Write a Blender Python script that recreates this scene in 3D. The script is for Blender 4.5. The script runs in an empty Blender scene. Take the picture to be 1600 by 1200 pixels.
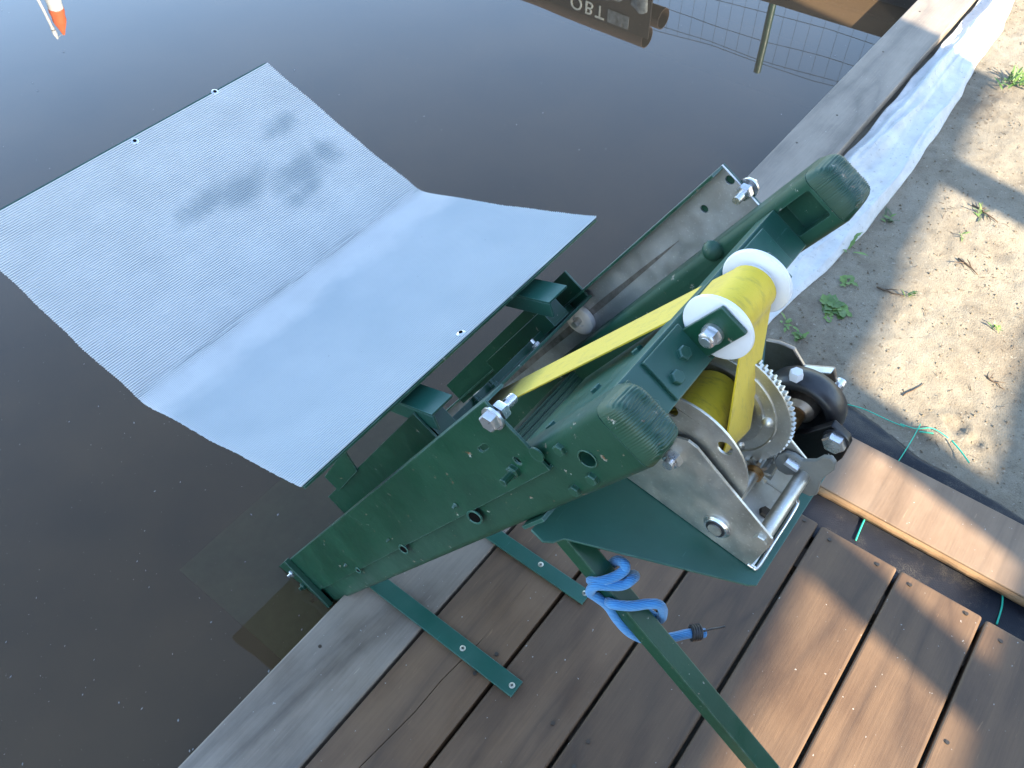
import bpy, bmesh, math, random
import numpy as np
from mathutils import Vector, Matrix, noise
from mathutils.geometry import tessellate_polygon
random.seed(7)
scene = bpy.context.scene
col = scene.collection
rad = math.radians

# ------------------------------------------------------------------ camera
# X runs along the pond edge, Y points over the water, Z is up, deck top is z = 0
FPX, PITCH, ROLL, YAW = 1300.0, .8766, -.0190, .6729
CAM = np.array([-.3728, -.6416, 1.3577])
_f = np.array([math.cos(YAW) * math.cos(PITCH), math.sin(YAW) * math.cos(PITCH), -math.sin(PITCH)])
_r = np.cross(_f, [0, 0, 1]); _r /= np.linalg.norm(_r); _u = np.cross(_r, _f)
_c, _s = math.cos(ROLL), math.sin(ROLL)
RGT, UPV = _c * _r + _s * _u, -_s * _r + _c * _u
cd = bpy.data.cameras.new("camera"); cam = bpy.data.objects.new("camera", cd); col.objects.link(cam)
cam.matrix_world = Matrix(((RGT[0], UPV[0], -_f[0], CAM[0]), (RGT[1], UPV[1], -_f[1], CAM[1]),
                           (RGT[2], UPV[2], -_f[2], CAM[2]), (0, 0, 0, 1)))
cd.sensor_width = 36; cd.lens = FPX / 1600 * 36; cd.clip_start = .02; cd.clip_end = 3000
scene.camera = cam
# ------------------------------------------------------------------ sky, sun, exposure
SUN_EL = rad(30); SUN_AZ = np.array([-.26, -.9656])           # towards the sun
w = bpy.data.worlds.new("World"); scene.world = w; w.use_nodes = True
nt = w.node_tree; bg = nt.nodes["Background"]
sky = nt.nodes.new("ShaderNodeTexSky"); sky.sky_type = 'NISHITA'; sky.sun_disc = False
sky.sun_elevation = SUN_EL; sky.sun_rotation = math.atan2(SUN_AZ[0], SUN_AZ[1])
sky.air_density = 1.15; sky.dust_density = 0.6; sky.ozone_density = 1.3
nt.links.new(sky.outputs[0], bg.inputs[0]); bg.inputs[1].default_value = .15
sl = bpy.data.lights.new("sun", 'SUN'); sl.energy = 5.0; sl.angle = rad(.55); sl.color = (1, .885, .70)
sun = bpy.data.objects.new("sun", sl); col.objects.link(sun)
sd = Vector((SUN_AZ[0] * math.cos(SUN_EL), SUN_AZ[1] * math.cos(SUN_EL), math.sin(SUN_EL)))
sun.rotation_euler = sd.to_track_quat('Z', 'Y').to_euler(); sun.location = sd * 30
vs = scene.view_settings; vs.view_transform = 'Standard'; vs.look = 'None'; vs.gamma = 1; vs.use_curve_mapping = False
vs.exposure = 2.32

# ------------------------------------------------------------------ pixel helpers (photo 1600 x 1200)
def ray(q):
    d = _f + (q[0] - 800) / FPX * RGT - (q[1] - 600) / FPX * UPV
    return d / np.linalg.norm(d)
def hit(q, axis, val):
    d = ray(q); return CAM + (val - CAM[axis]) / d[axis] * d
def hitplane(q, p0, n):
    d = ray(q); n = np.asarray(n, float); return CAM + ((np.asarray(p0) - CAM) @ n) / (d @ n) * d
# ramp frame: u down the rails (60 degrees), v out of the ramp; winch frame: b backwards, h above winch plate
U = np.array([0, .509, -.861]); U /= np.linalg.norm(U); V = np.array([0, -U[2], U[1]]); EX = np.array([1., 0, 0])
R0 = np.array([0, -.358, .825])
def RF(x, u, v): return EX * x + R0 + u * U + v * V
def ruv(q, x): P = hit(q, 0, x) - R0; return (P @ U, P @ V)
AL = rad(10); W0 = np.array([0, -.416, .657])
WB = np.array([0, -math.cos(AL), -math.sin(AL)]); WN = np.array([0, -math.sin(AL), math.cos(AL)])
def WF(x, b, h): return EX * x + W0 + b * WB + h * WN
def wbh(q, x): P = hit(q, 0, x) - W0; return (P @ WB, P @ WN)

# ------------------------------------------------------------------ mesh builder
ORG = {}
class MB:
    def __init__(s): s.v = []; s.f = []
    def add(s, vs, fs):
        k = len(s.v); s.v += [tuple(float(a) for a in p) for p in vs]; s.f += [tuple(i + k for i in f) for f in fs]; return s
    def prism(s, outer, O, e1, e2, n, t, holes=()):
        O, e1, e2, n = (np.asarray(a, float) for a in (O, e1, e2, n))
        loops = [list(outer)] + [list(h) for h in holes]
        flat = [p for l in loops for p in l]
        tris = tessellate_polygon([[Vector((p[0], p[1], 0)) for p in l] for l in loops])
        P = [O + p[0] * e1 + p[1] * e2 for p in flat]; m = len(flat)
        fs = [tuple(t3) for t3 in tris] + [tuple(i + m for i in reversed(t3)) for t3 in tris]
        k = 0
        for l in loops:
            L = len(l)
            fs += [(k + i, k + (i + 1) % L, m + k + (i + 1) % L, m + k + i) for i in range(L)]; k += L
        return s.add(P + [p + n * t for p in P], fs)
    def box(s, O, a, b, c):
        O, a, b, c = (np.asarray(q, float) for q in (O, a, b, c))
        P = [O, O + a, O + a + b, O + b, O + c, O + a + c, O + a + b + c, O + b + c]
        return s.add(P, [(0, 3, 2, 1), (4, 5, 6, 7), (0, 1, 5, 4), (1, 2, 6, 5), (2, 3, 7, 6), (3, 0, 4, 7)])
    def cyl(s, p0, p1, r, n=16, r2=None, rot=0): return s.lathe(p0, p1, [(0, r), (1, r if r2 is None else r2)], n, rot)
    def lathe(s, p0, p1, prof, n=24, rot=0):
        p0, p1 = np.asarray(p0, float), np.asarray(p1, float); ax = p1 - p0
        a = ax / np.linalg.norm(ax); t = np.array([0, 0, 1.]) if abs(a[2]) < .9 else np.array([1., 0, 0])
        e1 = np.cross(a, t); e1 /= np.linalg.norm(e1); e2 = np.cross(a, e1)
        vs = []; fs = []
        for (k, r) in prof:
            for i in range(n):
                g = 2 * math.pi * i / n + rot; vs.append(p0 + k * ax + r * (math.cos(g) * e1 + math.sin(g) * e2))
        for j in range(len(prof) - 1):
            for i in range(n): fs.append((j * n + i, j * n + (i + 1) % n, (j + 1) * n + (i + 1) % n, (j + 1) * n + i))
        fs.append(tuple(reversed(range(n)))); fs.append(tuple(range((len(prof) - 1) * n, len(prof) * n)))
        return s.add(vs, fs)
    def hexa(s, p, ax, r, h):
        ax = np.asarray(ax, float); p = np.asarray(p, float)
        return s.lathe(p, p + ax * h, [(0, r), (.78, r), (1, r * .86)], 6)
    def tube(s, path, r, n=8):
        path = [np.asarray(p, float) for p in path]; vs = []; fs = []; e = None
        for i, p in enumerate(path):
            d = path[min(i + 1, len(path) - 1)] - path[max(i - 1, 0)]; d /= np.linalg.norm(d) + 1e-12
            if e is None: e = np.cross(d, [.3, .2, .9])
            e = e - (e @ d) * d; e /= np.linalg.norm(e); g = np.cross(d, e)
            rr = r[i] if hasattr(r, '__len__') else r
            vs += [p + rr * (math.cos(2 * math.pi * k / n) * e + math.sin(2 * math.pi * k / n) * g) for k in range(n)]
        for i in range(len(path) - 1):
            for k in range(n): fs.append((i * n + k, i * n + (k + 1) % n, (i + 1) * n + (k + 1) % n, (i + 1) * n + k))
        fs.append(tuple(reversed(range(n)))); fs.append(tuple(range((len(path) - 1) * n, len(path) * n)))
        return s.add(vs, fs)
    def grid(s, fn, nu, nv):
        k = [fn(i / nu, j / nv) for i in range(nu + 1) for j in range(nv + 1)]
        return s.add(k, [(i * (nv + 1) + j, (i + 1) * (nv + 1) + j, (i + 1) * (nv + 1) + j + 1, i * (nv + 1) + j + 1) for i in range(nu) for j in range(nv)])
    def build(s, name, mat, parent=None, smooth=False, bevel=0, origin=None, seg=2, recalc=True):
        org = np.array(ORG[parent.name] if parent else (origin if origin is not None else (0, 0, 0)), float)
        me = bpy.data.meshes.new(name)
        me.from_pydata([tuple(np.asarray(p) - org) for p in s.v], [], s.f)
        if recalc:
            bm = bmesh.new(); bm.from_mesh(me); bmesh.ops.recalc_face_normals(bm, faces=bm.faces); bm.to_mesh(me); bm.free()
        me.materials.append(mat)
        o = bpy.data.objects.new(name, me); col.objects.link(o)
        if parent: o.parent = parent
        else: o.location = org
        ORG[o.name] = org
        if smooth:
            for p in me.polygons: p.use_smooth = True
            if smooth != 'all':
                me.set_sharp_from_angle(angle=rad(38))
        if bevel:
            m = o.modifiers.new("bevel", 'BEVEL'); m.width = bevel; m.segments = seg; m.limit_method = 'ANGLE'; m.angle_limit = rad(40)
        return o
def carve(o, cutter):
    c = cutter.build("cutter", o.data.materials[0]); org = Vector(ORG[o.name] if o.name in ORG else (0, 0, 0))
    c.location = Vector((0, 0, 0)); bpy.context.view_layer.update()
    m_ = o.modifiers.new("carve", 'BOOLEAN'); m_.operation = 'DIFFERENCE'; m_.solver = 'EXACT'; m_.object = c
    bpy.context.view_layer.update(); me = bpy.data.meshes.new_from_object(o.evaluated_get(bpy.context.evaluated_depsgraph_get()))
    o.modifiers.remove(m_); o.data = me; bpy.data.objects.remove(c)
    for p in me.polygons: p.use_smooth = True
    me.set_sharp_from_angle(angle=rad(38))
def tag(o, label=None, cat=None, group=None, kind=None):
    if label: o["label"] = label
    if cat: o["category"] = cat
    if group: o["group"] = group
    if kind: o["kind"] = kind
    return o
def thing(name, loc, label, cat, group=None):
    o = bpy.data.objects.new(name, None); col.objects.link(o); o.location = tuple(float(a) for a in loc); o.empty_display_size = .05
    ORG[o.name] = np.array(loc, float); return tag(o, label, cat, group)
def catmull(P, n=8):
    P = [np.asarray(p, float) for p in P]; out = []
    for i in range(len(P) - 1):
        a, b, c_, d = P[max(i - 1, 0)], P[i], P[i + 1], P[min(i + 2, len(P) - 1)]
        for k in range(n):
            t = k / n
            out.append(.5 * ((2 * b) + (c_ - a) * t + (2 * a - 5 * b + 4 * c_ - d) * t * t + (3 * b - a - 3 * c_ + d) * t ** 3))
    return out + [P[-1]]
def circle(cx, cy, r, n=14, ry=None, rot=0):
    ry = r if ry is None else ry; o = []
    for i in range(n):
        a = 2 * math.pi * i / n; x, y = r * math.cos(a), ry * math.sin(a)
        o.append((cx + x * math.cos(rot) - y * math.sin(rot), cy + x * math.sin(rot) + y * math.cos(rot)))
    return o
def slot(cx, cy, hl, r, n=6):
    return [(cx + hl + r * math.cos(a), cy + r * math.sin(a)) for a in [(-90 + 180 * i / n) * math.pi / 180 for i in range(n + 1)]] + \
           [(cx - hl + r * math.cos(a), cy + r * math.sin(a)) for a in [(90 + 180 * i / n) * math.pi / 180 for i in range(n + 1)]]
def roundrect(x0, x1, y0, y1, r, n=4):
    o = []
    for cx, cy, a0 in ((x1 - r, y0 + r, -90), (x1 - r, y1 - r, 0), (x0 + r, y1 - r, 90), (x0 + r, y0 + r, 180)):
        for i in range(n + 1):
            a = rad(a0 + 90 * i / n); o.append((cx + r * math.cos(a), cy + r * math.sin(a)))
    return o

# ------------------------------------------------------------------ materials
class Nt:
    def __init__(s, name):
        s.m = bpy.data.materials.new(name); s.m.use_nodes = True; s.t = s.m.node_tree
        s.b = s.t.nodes["Principled BSDF"]; s.out = s.t.nodes["Material Output"]
        s.co = s.t.nodes.new("ShaderNodeTexCoord").outputs["Object"]
    def n(s, typ, props=None, **ins):
        x = s.t.nodes.new("ShaderNode" + typ)
        for k, v in (props or {}).items(): setattr(x, k, v)
        for k, v in ins.items(): s.set(x, k, v)
        return x
    def set(s, x, k, v):
        k = int(k[1:]) if k[0] == 'i' and k[1:].isdigit() else k.replace('_', ' ')
        if hasattr(v, 'links') or isinstance(v, bpy.types.NodeSocket): s.t.links.new(v, x.inputs[k])
        else: x.inputs[k].default_value = v
    def P(s, **ins):
        for k, v in ins.items(): s.set(s.b, k, v)
        return s
    def mapv(s, scale=(1, 1, 1), rot=(0, 0, 0), loc=(0, 0, 0), src=None):
        return s.n("Mapping", None, Vector=src or s.co, Scale=scale, Rotation=rot, Location=loc).outputs[0]
    def rnd(s, src=None, amt=37.0):
        r = s.n("ObjectInfo").outputs["Random"]
        v = s.n("Math", {'operation': 'MULTIPLY'}, i0=r, i1=amt).outputs[0]
        cx = s.n("CombineXYZ", None, X=v, Y=v, Z=v).outputs[0]
        return s.n("VectorMath", {'operation': 'ADD'}, i0=src or s.co, i1=cx).outputs[0]
    def noise(s, vec=None, scale=5., detail=4., rough=.55, dist=0.):
        return s.n("TexNoise", None, Vector=vec or s.co, Scale=scale, Detail=detail, Roughness=rough, Distortion=dist).outputs["Fac"]
    def ramp(s, fac, stops, interp='LINEAR'):
        r = s.n("ValToRGB", None, Fac=fac); cr = r.color_ramp; cr.interpolation = interp
        while len(cr.elements) < len(stops): cr.elements.new(.5)
        for e, (p, c_) in zip(cr.elements, stops):
            e.position = p; e.color = (c_, c_, c_, 1) if not hasattr(c_, '__len__') else (*c_[:3], 1)
        return r.outputs[0]
    def mix(s, fac, a, b, mode='MIX'):
        x = s.t.nodes.new("ShaderNodeMix"); x.data_type = 'RGBA'; x.blend_type = mode
        for k, v in ((0, fac), (6, a), (7, b)):
            if isinstance(v, bpy.types.NodeSocket): s.t.links.new(v, x.inputs[k])
            else: x.inputs[k].default_value = v if k == 0 else (*v[:3], 1)
        return x.outputs[2]
    def math(s, op, a, b=0., clamp=False):
        x = s.n("Math", {'operation': op, 'use_clamp': clamp}); s.set(x, 'i0', a); s.set(x, 'i1', b); return x.outputs[0]
    def bump(s, h, dist=.001, strength=1., normal=None):
        x = s.n("Bump", None, Height=h, Distance=dist, Strength=strength)
        if normal: s.t.links.new(normal, x.inputs["Normal"])
        s.t.links.new(x.outputs[0], s.b.inputs["Normal"]); return x.outputs[0]

def green_paint(name, base, rough=.34, chips=.66, wear=.75):
    g = Nt(name); v = g.rnd()
    big = g.noise(v, 9, 4); fine = g.noise(v, 120, 5, .6)
    c1 = g.mix(g.ramp(big, [(.35, 0), (.7, 1)]), base, tuple(a * 1.35 + .004 for a in base))
    chip = g.ramp(g.noise(v, 75, 6, .68), [(chips, 0), (chips + .02, 1)])
    rust = g.mix(g.ramp(fine, [(.4, 0), (.6, 1)]), (.16, .075, .03), (.30, .34, .30))
    cc = g.mix(chip, c1, rust)
    scr = g.ramp(g.noise(g.mapv((6, 90, 30), (0, .4, .7), src=v), 7, 3), [(.70, 0), (.73, 1)])
    cc = g.mix(g.math('MULTIPLY', scr, .35), cc, (.10, .22, .20))
    bv = g.n("Bevel", {'samples': 4}, Radius=.0022).outputs[0]; gn = g.n("NewGeometry").outputs["Normal"]
    ed = g.n("VectorMath", {'operation': 'DOT_PRODUCT'}, i0=bv, i1=gn).outputs["Value"]
    ew = g.math('MULTIPLY', g.ramp(ed, [(.80, 1), (.97, 0)]), g.ramp(g.noise(v, 55, 4, .6), [(.35, .15), (.62, 1)]))
    cc = g.mix(g.math('MULTIPLY', ew, wear), cc, (.17, .26, .25))
    g.P(Base_Color=cc, Roughness=g.ramp(g.noise(v, 30, 5), [(.3, rough - .06), (.75, rough + .16)]), Specular_IOR_Level=.5)
    g.bump(g.math('ADD', g.math('MULTIPLY', g.noise(v, 260, 3), .5), g.math('MULTIPLY', chip, -.6)), .0006, .55)
    return g.m
GREEN = green_paint("green_paint", (.004, .042, .021))
GREEN2 = green_paint("green_paint_flat_bar", (.013, .070, .050), .36, .72)
GREENP = green_paint("green_plastic_lumber", (.009, .049, .028), .40, .645, .35)

def metal(name, colr, rough, stain=(.2, .15, .1), amt=.3, sc=14):
    g = Nt(name); v = g.rnd()
    st = g.ramp(g.noise(v, sc, 6, .65), [(.42, 0), (.72, 1)])
    c = g.mix(g.math('MULTIPLY', st, amt), colr, stain)
    sp = g.ramp(g.noise(v, 320, 3), [(.60, 0), (.70, 1)])
    c = g.mix(g.math('MULTIPLY', sp, .35), c, tuple(min(1, a * 1.6) for a in colr))
    g.P(Base_Color=c, Metallic=.9, Roughness=g.ramp(g.noise(v, 40, 5), [(.3, rough - .08), (.75, rough + .15)]))
    g.bump(g.noise(v, 180, 4), .0003, .5); return g.m
GALV = metal("galvanised_steel", (.62, .62, .62), .50, (.23, .17, .14), .55, 9)
ZINC = metal("zinc_plated_steel", (.66, .65, .60), .40, (.22, .19, .15), .5, 16)
BOLT = metal("bright_bolt_steel", (.72, .72, .73), .25, (.45, .38, .30), .35, 60)
BLACKM = metal("black_oxide_steel", (.030, .032, .036), .42, (.05, .04, .035), .4, 20)
BRASS = metal("bronze_bushing", (.42, .24, .10), .38, (.2, .1, .05), .4, 40)
RUSTY = metal("rust_tinged_steel", (.40, .33, .27), .42, (.22, .12, .06), .6, 18)
DARKM = metal("dark_rusty_steel", (.10, .085, .07), .5, (.12, .06, .03), .5, 30)

def simple(name, colr, rough=.5, bump=0, bs=200, var=.15, spec=.5):
    g = Nt(name); v = g.rnd()
    c = g.mix(g.ramp(g.noise(v, 25, 5, .65), [(.3, 0), (.75, 1)]), tuple(a * (1 - var) for a in colr), tuple(min(1, a * (1 + var)) for a in colr))
    g.P(Base_Color=c, Roughness=rough, Specular_IOR_Level=spec)
    if bump: g.bump(g.noise(v, bs, 4), bump, .7)
    return g.m
NYLON = simple("white_nylon", (.80, .80, .82), .32, .0002, 120, .04)
DIRTYNYLON = simple("stained_nylon", (.74, .71, .68), .4, .0002, 120, .15)
RUBBER = simple("black_rubber", (.018, .018, .020), .38, .0003, 200)
HANDLE = simple("grey_cast_iron", (.16, .16, .145), .48, .0005, 220, .2)
DARK = simple("painted_hole_shade", (.004, .004, .004), .95, 0, 200, .1, .05)  # black standing in for the shade inside holes and screw slots
SCREWM = metal("screw_steel", (.62, .58, .46), .35, (.3, .25, .15), .3, 200)

def webbing(name, colr, dirt, amt):
    g = Nt(name)
    weave = g.noise(g.mapv((1500, 300, 300)), 1, 2)
    d = g.ramp(g.noise(g.mapv((160, 45, 45)), 1, 6, .7), [(.52, 0), (.72, 1)])
    c = g.mix(g.math('MULTIPLY', d, amt), colr, dirt)
    c = g.mix(g.math('MULTIPLY', weave, .35), c, tuple(a * .72 for a in colr))
    g.P(Base_Color=c, Roughness=.62, Sheen_Weight=.2); g.bump(weave, .0004, .6); return g.m
STRAP = webbing("yellow_webbing", (.74, .52, .014), (.14, .10, .03), .42)
STRAPD = webbing("dirty_yellow_webbing", (.62, .48, .02), (.09, .07, .02), .7)

def rope_mat():
    g = Nt("blue_rope"); wv = g.n("TexWave", {'wave_type': 'BANDS', 'bands_direction': 'DIAGONAL'}, Vector=g.co, Scale=240., Distortion=2.).outputs["Fac"]
    g.P(Base_Color=g.mix(wv, (.02, .16, .42), (.06, .29, .60)), Roughness=.7, Sheen_Weight=.3); g.bump(wv, .0006, .8); return g.m
ROPE = rope_mat()

def wood(name, dark, light, grain=26., gray=(.3, .3, .3), grayamt=.0, rough=.55, wet=.0):
    g = Nt(name); v = g.rnd()
    m1 = g.mapv((1.0, 6.0, 6.0), src=v)
    n1 = g.noise(m1, 1.0, 2, .45, .5)
    rings = g.math('SINE', g.math('MULTIPLY', n1, grain * 1.7)); rings = g.math('ADD', g.math('MULTIPLY', rings, .5), .5)
    fib = g.noise(g.mapv((7, 150, 150), src=v), 1.6, 5, .62)
    big = g.noise(g.mapv((2.5, 5, 5), src=v), 1.9, 5, .62)
    blot = g.noise(v, 9, 5, .6)
    f = g.math('ADD', g.math('MULTIPLY', rings, .13), g.math('ADD', g.math('MULTIPLY', fib, .22), g.math('ADD', g.math('MULTIPLY', big, .42), g.math('MULTIPLY', blot, .28))))
    c = g.ramp(f, [(.33, dark), (.72, light)])
    line = g.ramp(rings, [(.0, 1), (.06, 0)])
    c = g.mix(g.math('MULTIPLY', line, .22), c, tuple(a * .7 for a in dark))
    streak = g.ramp(g.noise(g.mapv((2.0, 16, 16), (0, 0, .05), src=v), 2.2, 5, .6), [(.58, 0), (.76, 1)])
    c = g.mix(g.math('MULTIPLY', streak, .30), c, tuple(a * .6 for a in dark))
    scr = g.ramp(g.noise(g.mapv((14, 130, 130), (0, 0, .5), src=v), 1.3, 2, .5), [(.735, 0), (.75, 1)])
    c = g.mix(g.math('MULTIPLY', scr, .30), c, tuple(min(1, a * 1.9) for a in light))
    c = g.mix(g.math('MULTIPLY', g.ramp(big, [(.35, .2), (.7, 1)]), grayamt), c, gray)
    rv = g.n("ObjectInfo").outputs["Random"]; rv = g.n("MapRange", None, Value=rv, To_Min=.80, To_Max=1.18).outputs[0]
    c = g.mix(1.0, c, g.n("CombineXYZ", None, X=rv, Y=rv, Z=rv).outputs[0], 'MULTIPLY')
    spots = g.ramp(g.noise(v, 140, 2, .5), [(.745, 0), (.765, 1)])
    c = g.mix(g.math('MULTIPLY', spots, .5), c, (.5, .48, .44))
    g.P(Base_Color=c, Roughness=g.ramp(big, [(.3, rough - .1), (.7, rough + .12)]), Specular_IOR_Level=.45)
    g.bump(g.math('ADD', fib, g.math('MULTIPLY', rings, .25)), .0008, .6); return g.m
DECK = wood("brown_decking", (.060, .032, .016), (.168, .095, .047), 22, (.10, .077, .058), .22, .54)
EDGE = wood("weathered_border_timber", (.085, .064, .046), (.285, .228, .172), 20, (.185, .168, .148), .42, .46)
BOARD = wood("pale_batten_timber", (.13, .078, .043), (.26, .165, .098), 17, (.3, .24, .19), .25, .62)
RAW = wood("raw_sawn_edge", (.17, .092, .042), (.34, .20, .095), 14, (.3, .2, .1), .1, .75)
DARKWOOD = wood("dark_brown_timber", (.05, .030, .018), (.13, .085, .05), 16, (.1, .08, .06), .2, .6)
CRATEW = wood("stained_crate_timber", (.014, .010, .007), (.036, .025, .017), 14, (.03, .02, .015), .2, .7)
PIPE = simple("brown_pipe", (.085, .052, .03), .5, .0004, 60, .25)

SA0 = -1.0 * math.hypot(-.160 - .190, .603 - .488); PITCH0 = .0037
def mat_cloth():
    # object origin sits at the middle of the fold: x along the mat, arc length stored in UV
    g = Nt("ribbed_grey_mat")
    uv = g.n("UVMap", {'uv_map': "arc"}).outputs[0]
    base = g.mix(g.ramp(g.noise(g.mapv((6, 3, 8), src=uv), 3, 5, .6), [(.3, 0), (.7, 1)]), (.565, .568, .560), (.62, .622, .612))
    sep = g.n("SeparateXYZ", None, Vector=uv); X, Y = sep.outputs[0], sep.outputs[1]
    def blob(cx, cy, rx, ry, rot=0., soft=.35):
        mv = g.n("Mapping", {'vector_type': 'TEXTURE'}, Vector=uv, Location=(cx, cy, 0), Rotation=(0, 0, rot), Scale=(rx, ry, 1)).outputs[0]
        wob = g.n("TexNoise", None, Vector=uv, Scale=22., Detail=4.).outputs["Color"]
        mv = g.n("VectorMath", {'operation': 'ADD'}, i0=mv, i1=g.n("VectorMath", {'operation': 'MULTIPLY'}, i0=wob, i1=(.9, .9, 0)).outputs[0]).outputs[0]
        mv = g.n("VectorMath", {'operation': 'SUBTRACT'}, i0=mv, i1=(.45, .45, 0)).outputs[0]
        ln = g.n("VectorMath", {'operation': 'LENGTH'}, i0=mv).outputs["Value"]
        return g.ramp(ln, [(.15, 1), (1.0, 0)], 'EASE')
    BLOBS = [(.345, .186, .085, .052, .12), (.300, .200, .060, .036, .3), (.445, .155, .080, .048, .25), (.505, .165, .045, .040, .1), (.262, .198, .055, .032, .2),
             (.420, .125, .07, .026, .2), (.485, .245, .050, .030, .1)]
    tot = None
    for (cx, cy, rx, ry, rt) in BLOBS:
        b_ = blob(cx, cy, rx, ry, rt, .6); tot = b_ if tot is None else g.math('MAXIMUM', tot, b_)
    tot = g.math('MULTIPLY', tot, g.ramp(g.noise(g.mapv((28, 9, 1), src=uv), 1, 4, .6), [(.28, .45), (.52, 1)]))
    c = g.mix(g.math('MULTIPLY', tot, .66), base, (.25, .30, .33))
    ph = g.math('FRACT', g.math('DIVIDE', g.math('ADD', Y, -(SA0 + .002)), PITCH0))
    groove = g.ramp(ph, [(.0, .9), (.18, 0.), (.56, 0.), (.74, 1.)])
    wear = g.ramp(g.noise(g.mapv((5, 9, 1), src=uv), 2, 4, .6), [(.3, .32), (.7, .78)])
    c = g.mix(g.math('MULTIPLY', groove, wear), c, (.20, .235, .25))
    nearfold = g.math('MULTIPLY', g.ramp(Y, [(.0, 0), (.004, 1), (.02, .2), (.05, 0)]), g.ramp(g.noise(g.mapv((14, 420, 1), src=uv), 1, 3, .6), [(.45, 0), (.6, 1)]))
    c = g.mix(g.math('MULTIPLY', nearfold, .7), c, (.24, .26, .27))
    # damp, darker field on the panel nearer the winch, leaving a dry band beside the fold
    damp = g.math('MULTIPLY', g.ramp(g.math('ADD', g.math('MULTIPLY', Y, -1.), g.math('MULTIPLY', g.noise(uv, 9, 3), .10)), [(.11, 0), (.145, 1)]),
                  g.ramp(g.noise(uv, 5, 3), [(.2, .35), (.7, 1)]))
    c = g.mix(g.math('MULTIPLY', damp, .75), c, (.37, .42, .44))
    specks = g.ramp(g.noise(g.mapv((220, 400, 1), src=uv), 1, 2), [(.72, 0), (.76, 1)])
    c = g.mix(g.math('MULTIPLY', specks, .5), c, (.24, .26, .27))
    g.P(Base_Color=c, Roughness=.75, Sheen_Weight=.12)
    g.bump(g.noise(g.mapv((900, 900, 1), src=uv), 1, 3), .0002, .4); return g.m
MAT = mat_cloth()

def sand():
    g = Nt("sandy_soil")
    big = g.noise(None, 3.2, 6, .62); mid = g.noise(None, 22, 6, .65); fine = g.noise(None, 260, 4, .65)
    c = g.ramp(g.math('ADD', g.math('MULTIPLY', big, .6), g.math('MULTIPLY', mid, .4)), [(.34, (.128, .102, .074)), (.50, (.212, .180, .133)), (.68, (.28, .245, .188))])
    c = g.mix(g.math('MULTIPLY', g.ramp(fine, [(.30, 1), (.45, 0)]), .55), c, (.10, .075, .05))
    c = g.mix(g.math('MULTIPLY', g.ramp(g.noise(None, 95, 3, .5), [(.66, 0), (.70, 1)]), .55), c, (.34, .30, .24))
    c = g.mix(g.math('MULTIPLY', g.ramp(g.noise(None, 48, 4, .6), [(.64, 0), (.70, 1)]), .6), c, (.095, .07, .048))
    g.P(Base_Color=c, Roughness=.95, Specular_IOR_Level=.2)
    g.bump(g.math('ADD', g.math('MULTIPLY', mid, 2.), fine), .004, .55); return g.m
SAND = sand()
SOIL = simple("clod_soil", (.17, .135, .095), .95, .001, 300, .35, .1)
TWIG = simple("dry_twig", (.11, .075, .05), .9, .0005, 200, .3, .2)

def felt():
    g = Nt("white_felt"); v = g.co
    c = g.mix(g.ramp(g.noise(v, 12, 5, .65), [(.35, 0), (.7, 1)]), (.52, .51, .49), (.64, .63, .605))
    c = g.mix(g.math('MULTIPLY', g.ramp(g.noise(v, 70, 4, .7), [(.60, 0), (.68, 1)]), .55), c, (.22, .19, .15))
    c = g.mix(g.math('MULTIPLY', g.ramp(g.noise(v, 7, 5, .7), [(.50, 0), (.72, 1)]), .40), c, (.30, .27, .22))
    g.P(Base_Color=c, Roughness=.95, Sheen_Weight=.3, Specular_IOR_Level=.1); g.bump(g.noise(v, 300, 4, .7), .0012, .7); return g.m
FELT = felt()

def fabric():
    g = Nt("black_woven_fabric"); v = g.co
    wv = g.n("TexChecker", None, Vector=v, Scale=420.).outputs["Fac"]
    dust = g.ramp(g.noise(v, 18, 6, .7), [(.50, 0), (.75, 1)])
    fine = g.ramp(g.noise(v, 500, 2, .6), [(.45, 0), (.6, 1)])
    c = g.mix(g.math('MULTIPLY', g.math('MULTIPLY', dust, fine), .55), (.006, .007, .012), (.18, .15, .11))
    g.P(Base_Color=c, Roughness=g.ramp(g.noise(v, 30, 4), [(.3, .42), (.7, .60)]), Specular_IOR_Level=.35)
    g.bump(g.math('ADD', g.math('MULTIPLY', wv, .4), g.noise(v, 60, 4)), .0010, .6); return g.m
FABRIC = fabric()
THREAD = simple("green_thread", (.02, .42, .27), .6)

def water_mat():
    g = Nt("pond_water"); t = g.t
    bn = g.n("Bump", None, Height=g.noise(None, 2.2, 2, .4), Distance=.004, Strength=.10).outputs[0]
    dif = g.n("BsdfDiffuse", None, Color=g.mix(g.ramp(g.noise(None, 2.6, 6, .62), [(.3, 0), (.7, 1)]), (.078, .053, .032), (.118, .076, .042)))
    tr = g.n("BsdfTransparent", None, Color=(.66, .68, .55, 1))
    body = g.n("MixShader", None, Fac=.33); t.links.new(dif.outputs[0], body.inputs[1]); t.links.new(tr.outputs[0], body.inputs[2])
    gl = g.n("BsdfGlossy", None, Roughness=.012, Normal=bn); gl.inputs[0].default_value = (1, 1, 1, 1)
    fr = g.n("Fresnel", None, IOR=1.34, Normal=bn); ff = g.math('MULTIPLY', g.math('SUBTRACT', fr.outputs[0], .011), 1.95, True)
    mx = g.n("MixShader", None, Fac=ff); t.links.new(body.outputs[0], mx.inputs[1]); t.links.new(gl.outputs[0], mx.inputs[2])
    t.links.new(mx.outputs[0], g.out.inputs[0]); return g.m
WATER = water_mat()
LINER = simple("dark_liner", (.025, .022, .018), .7)
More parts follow.
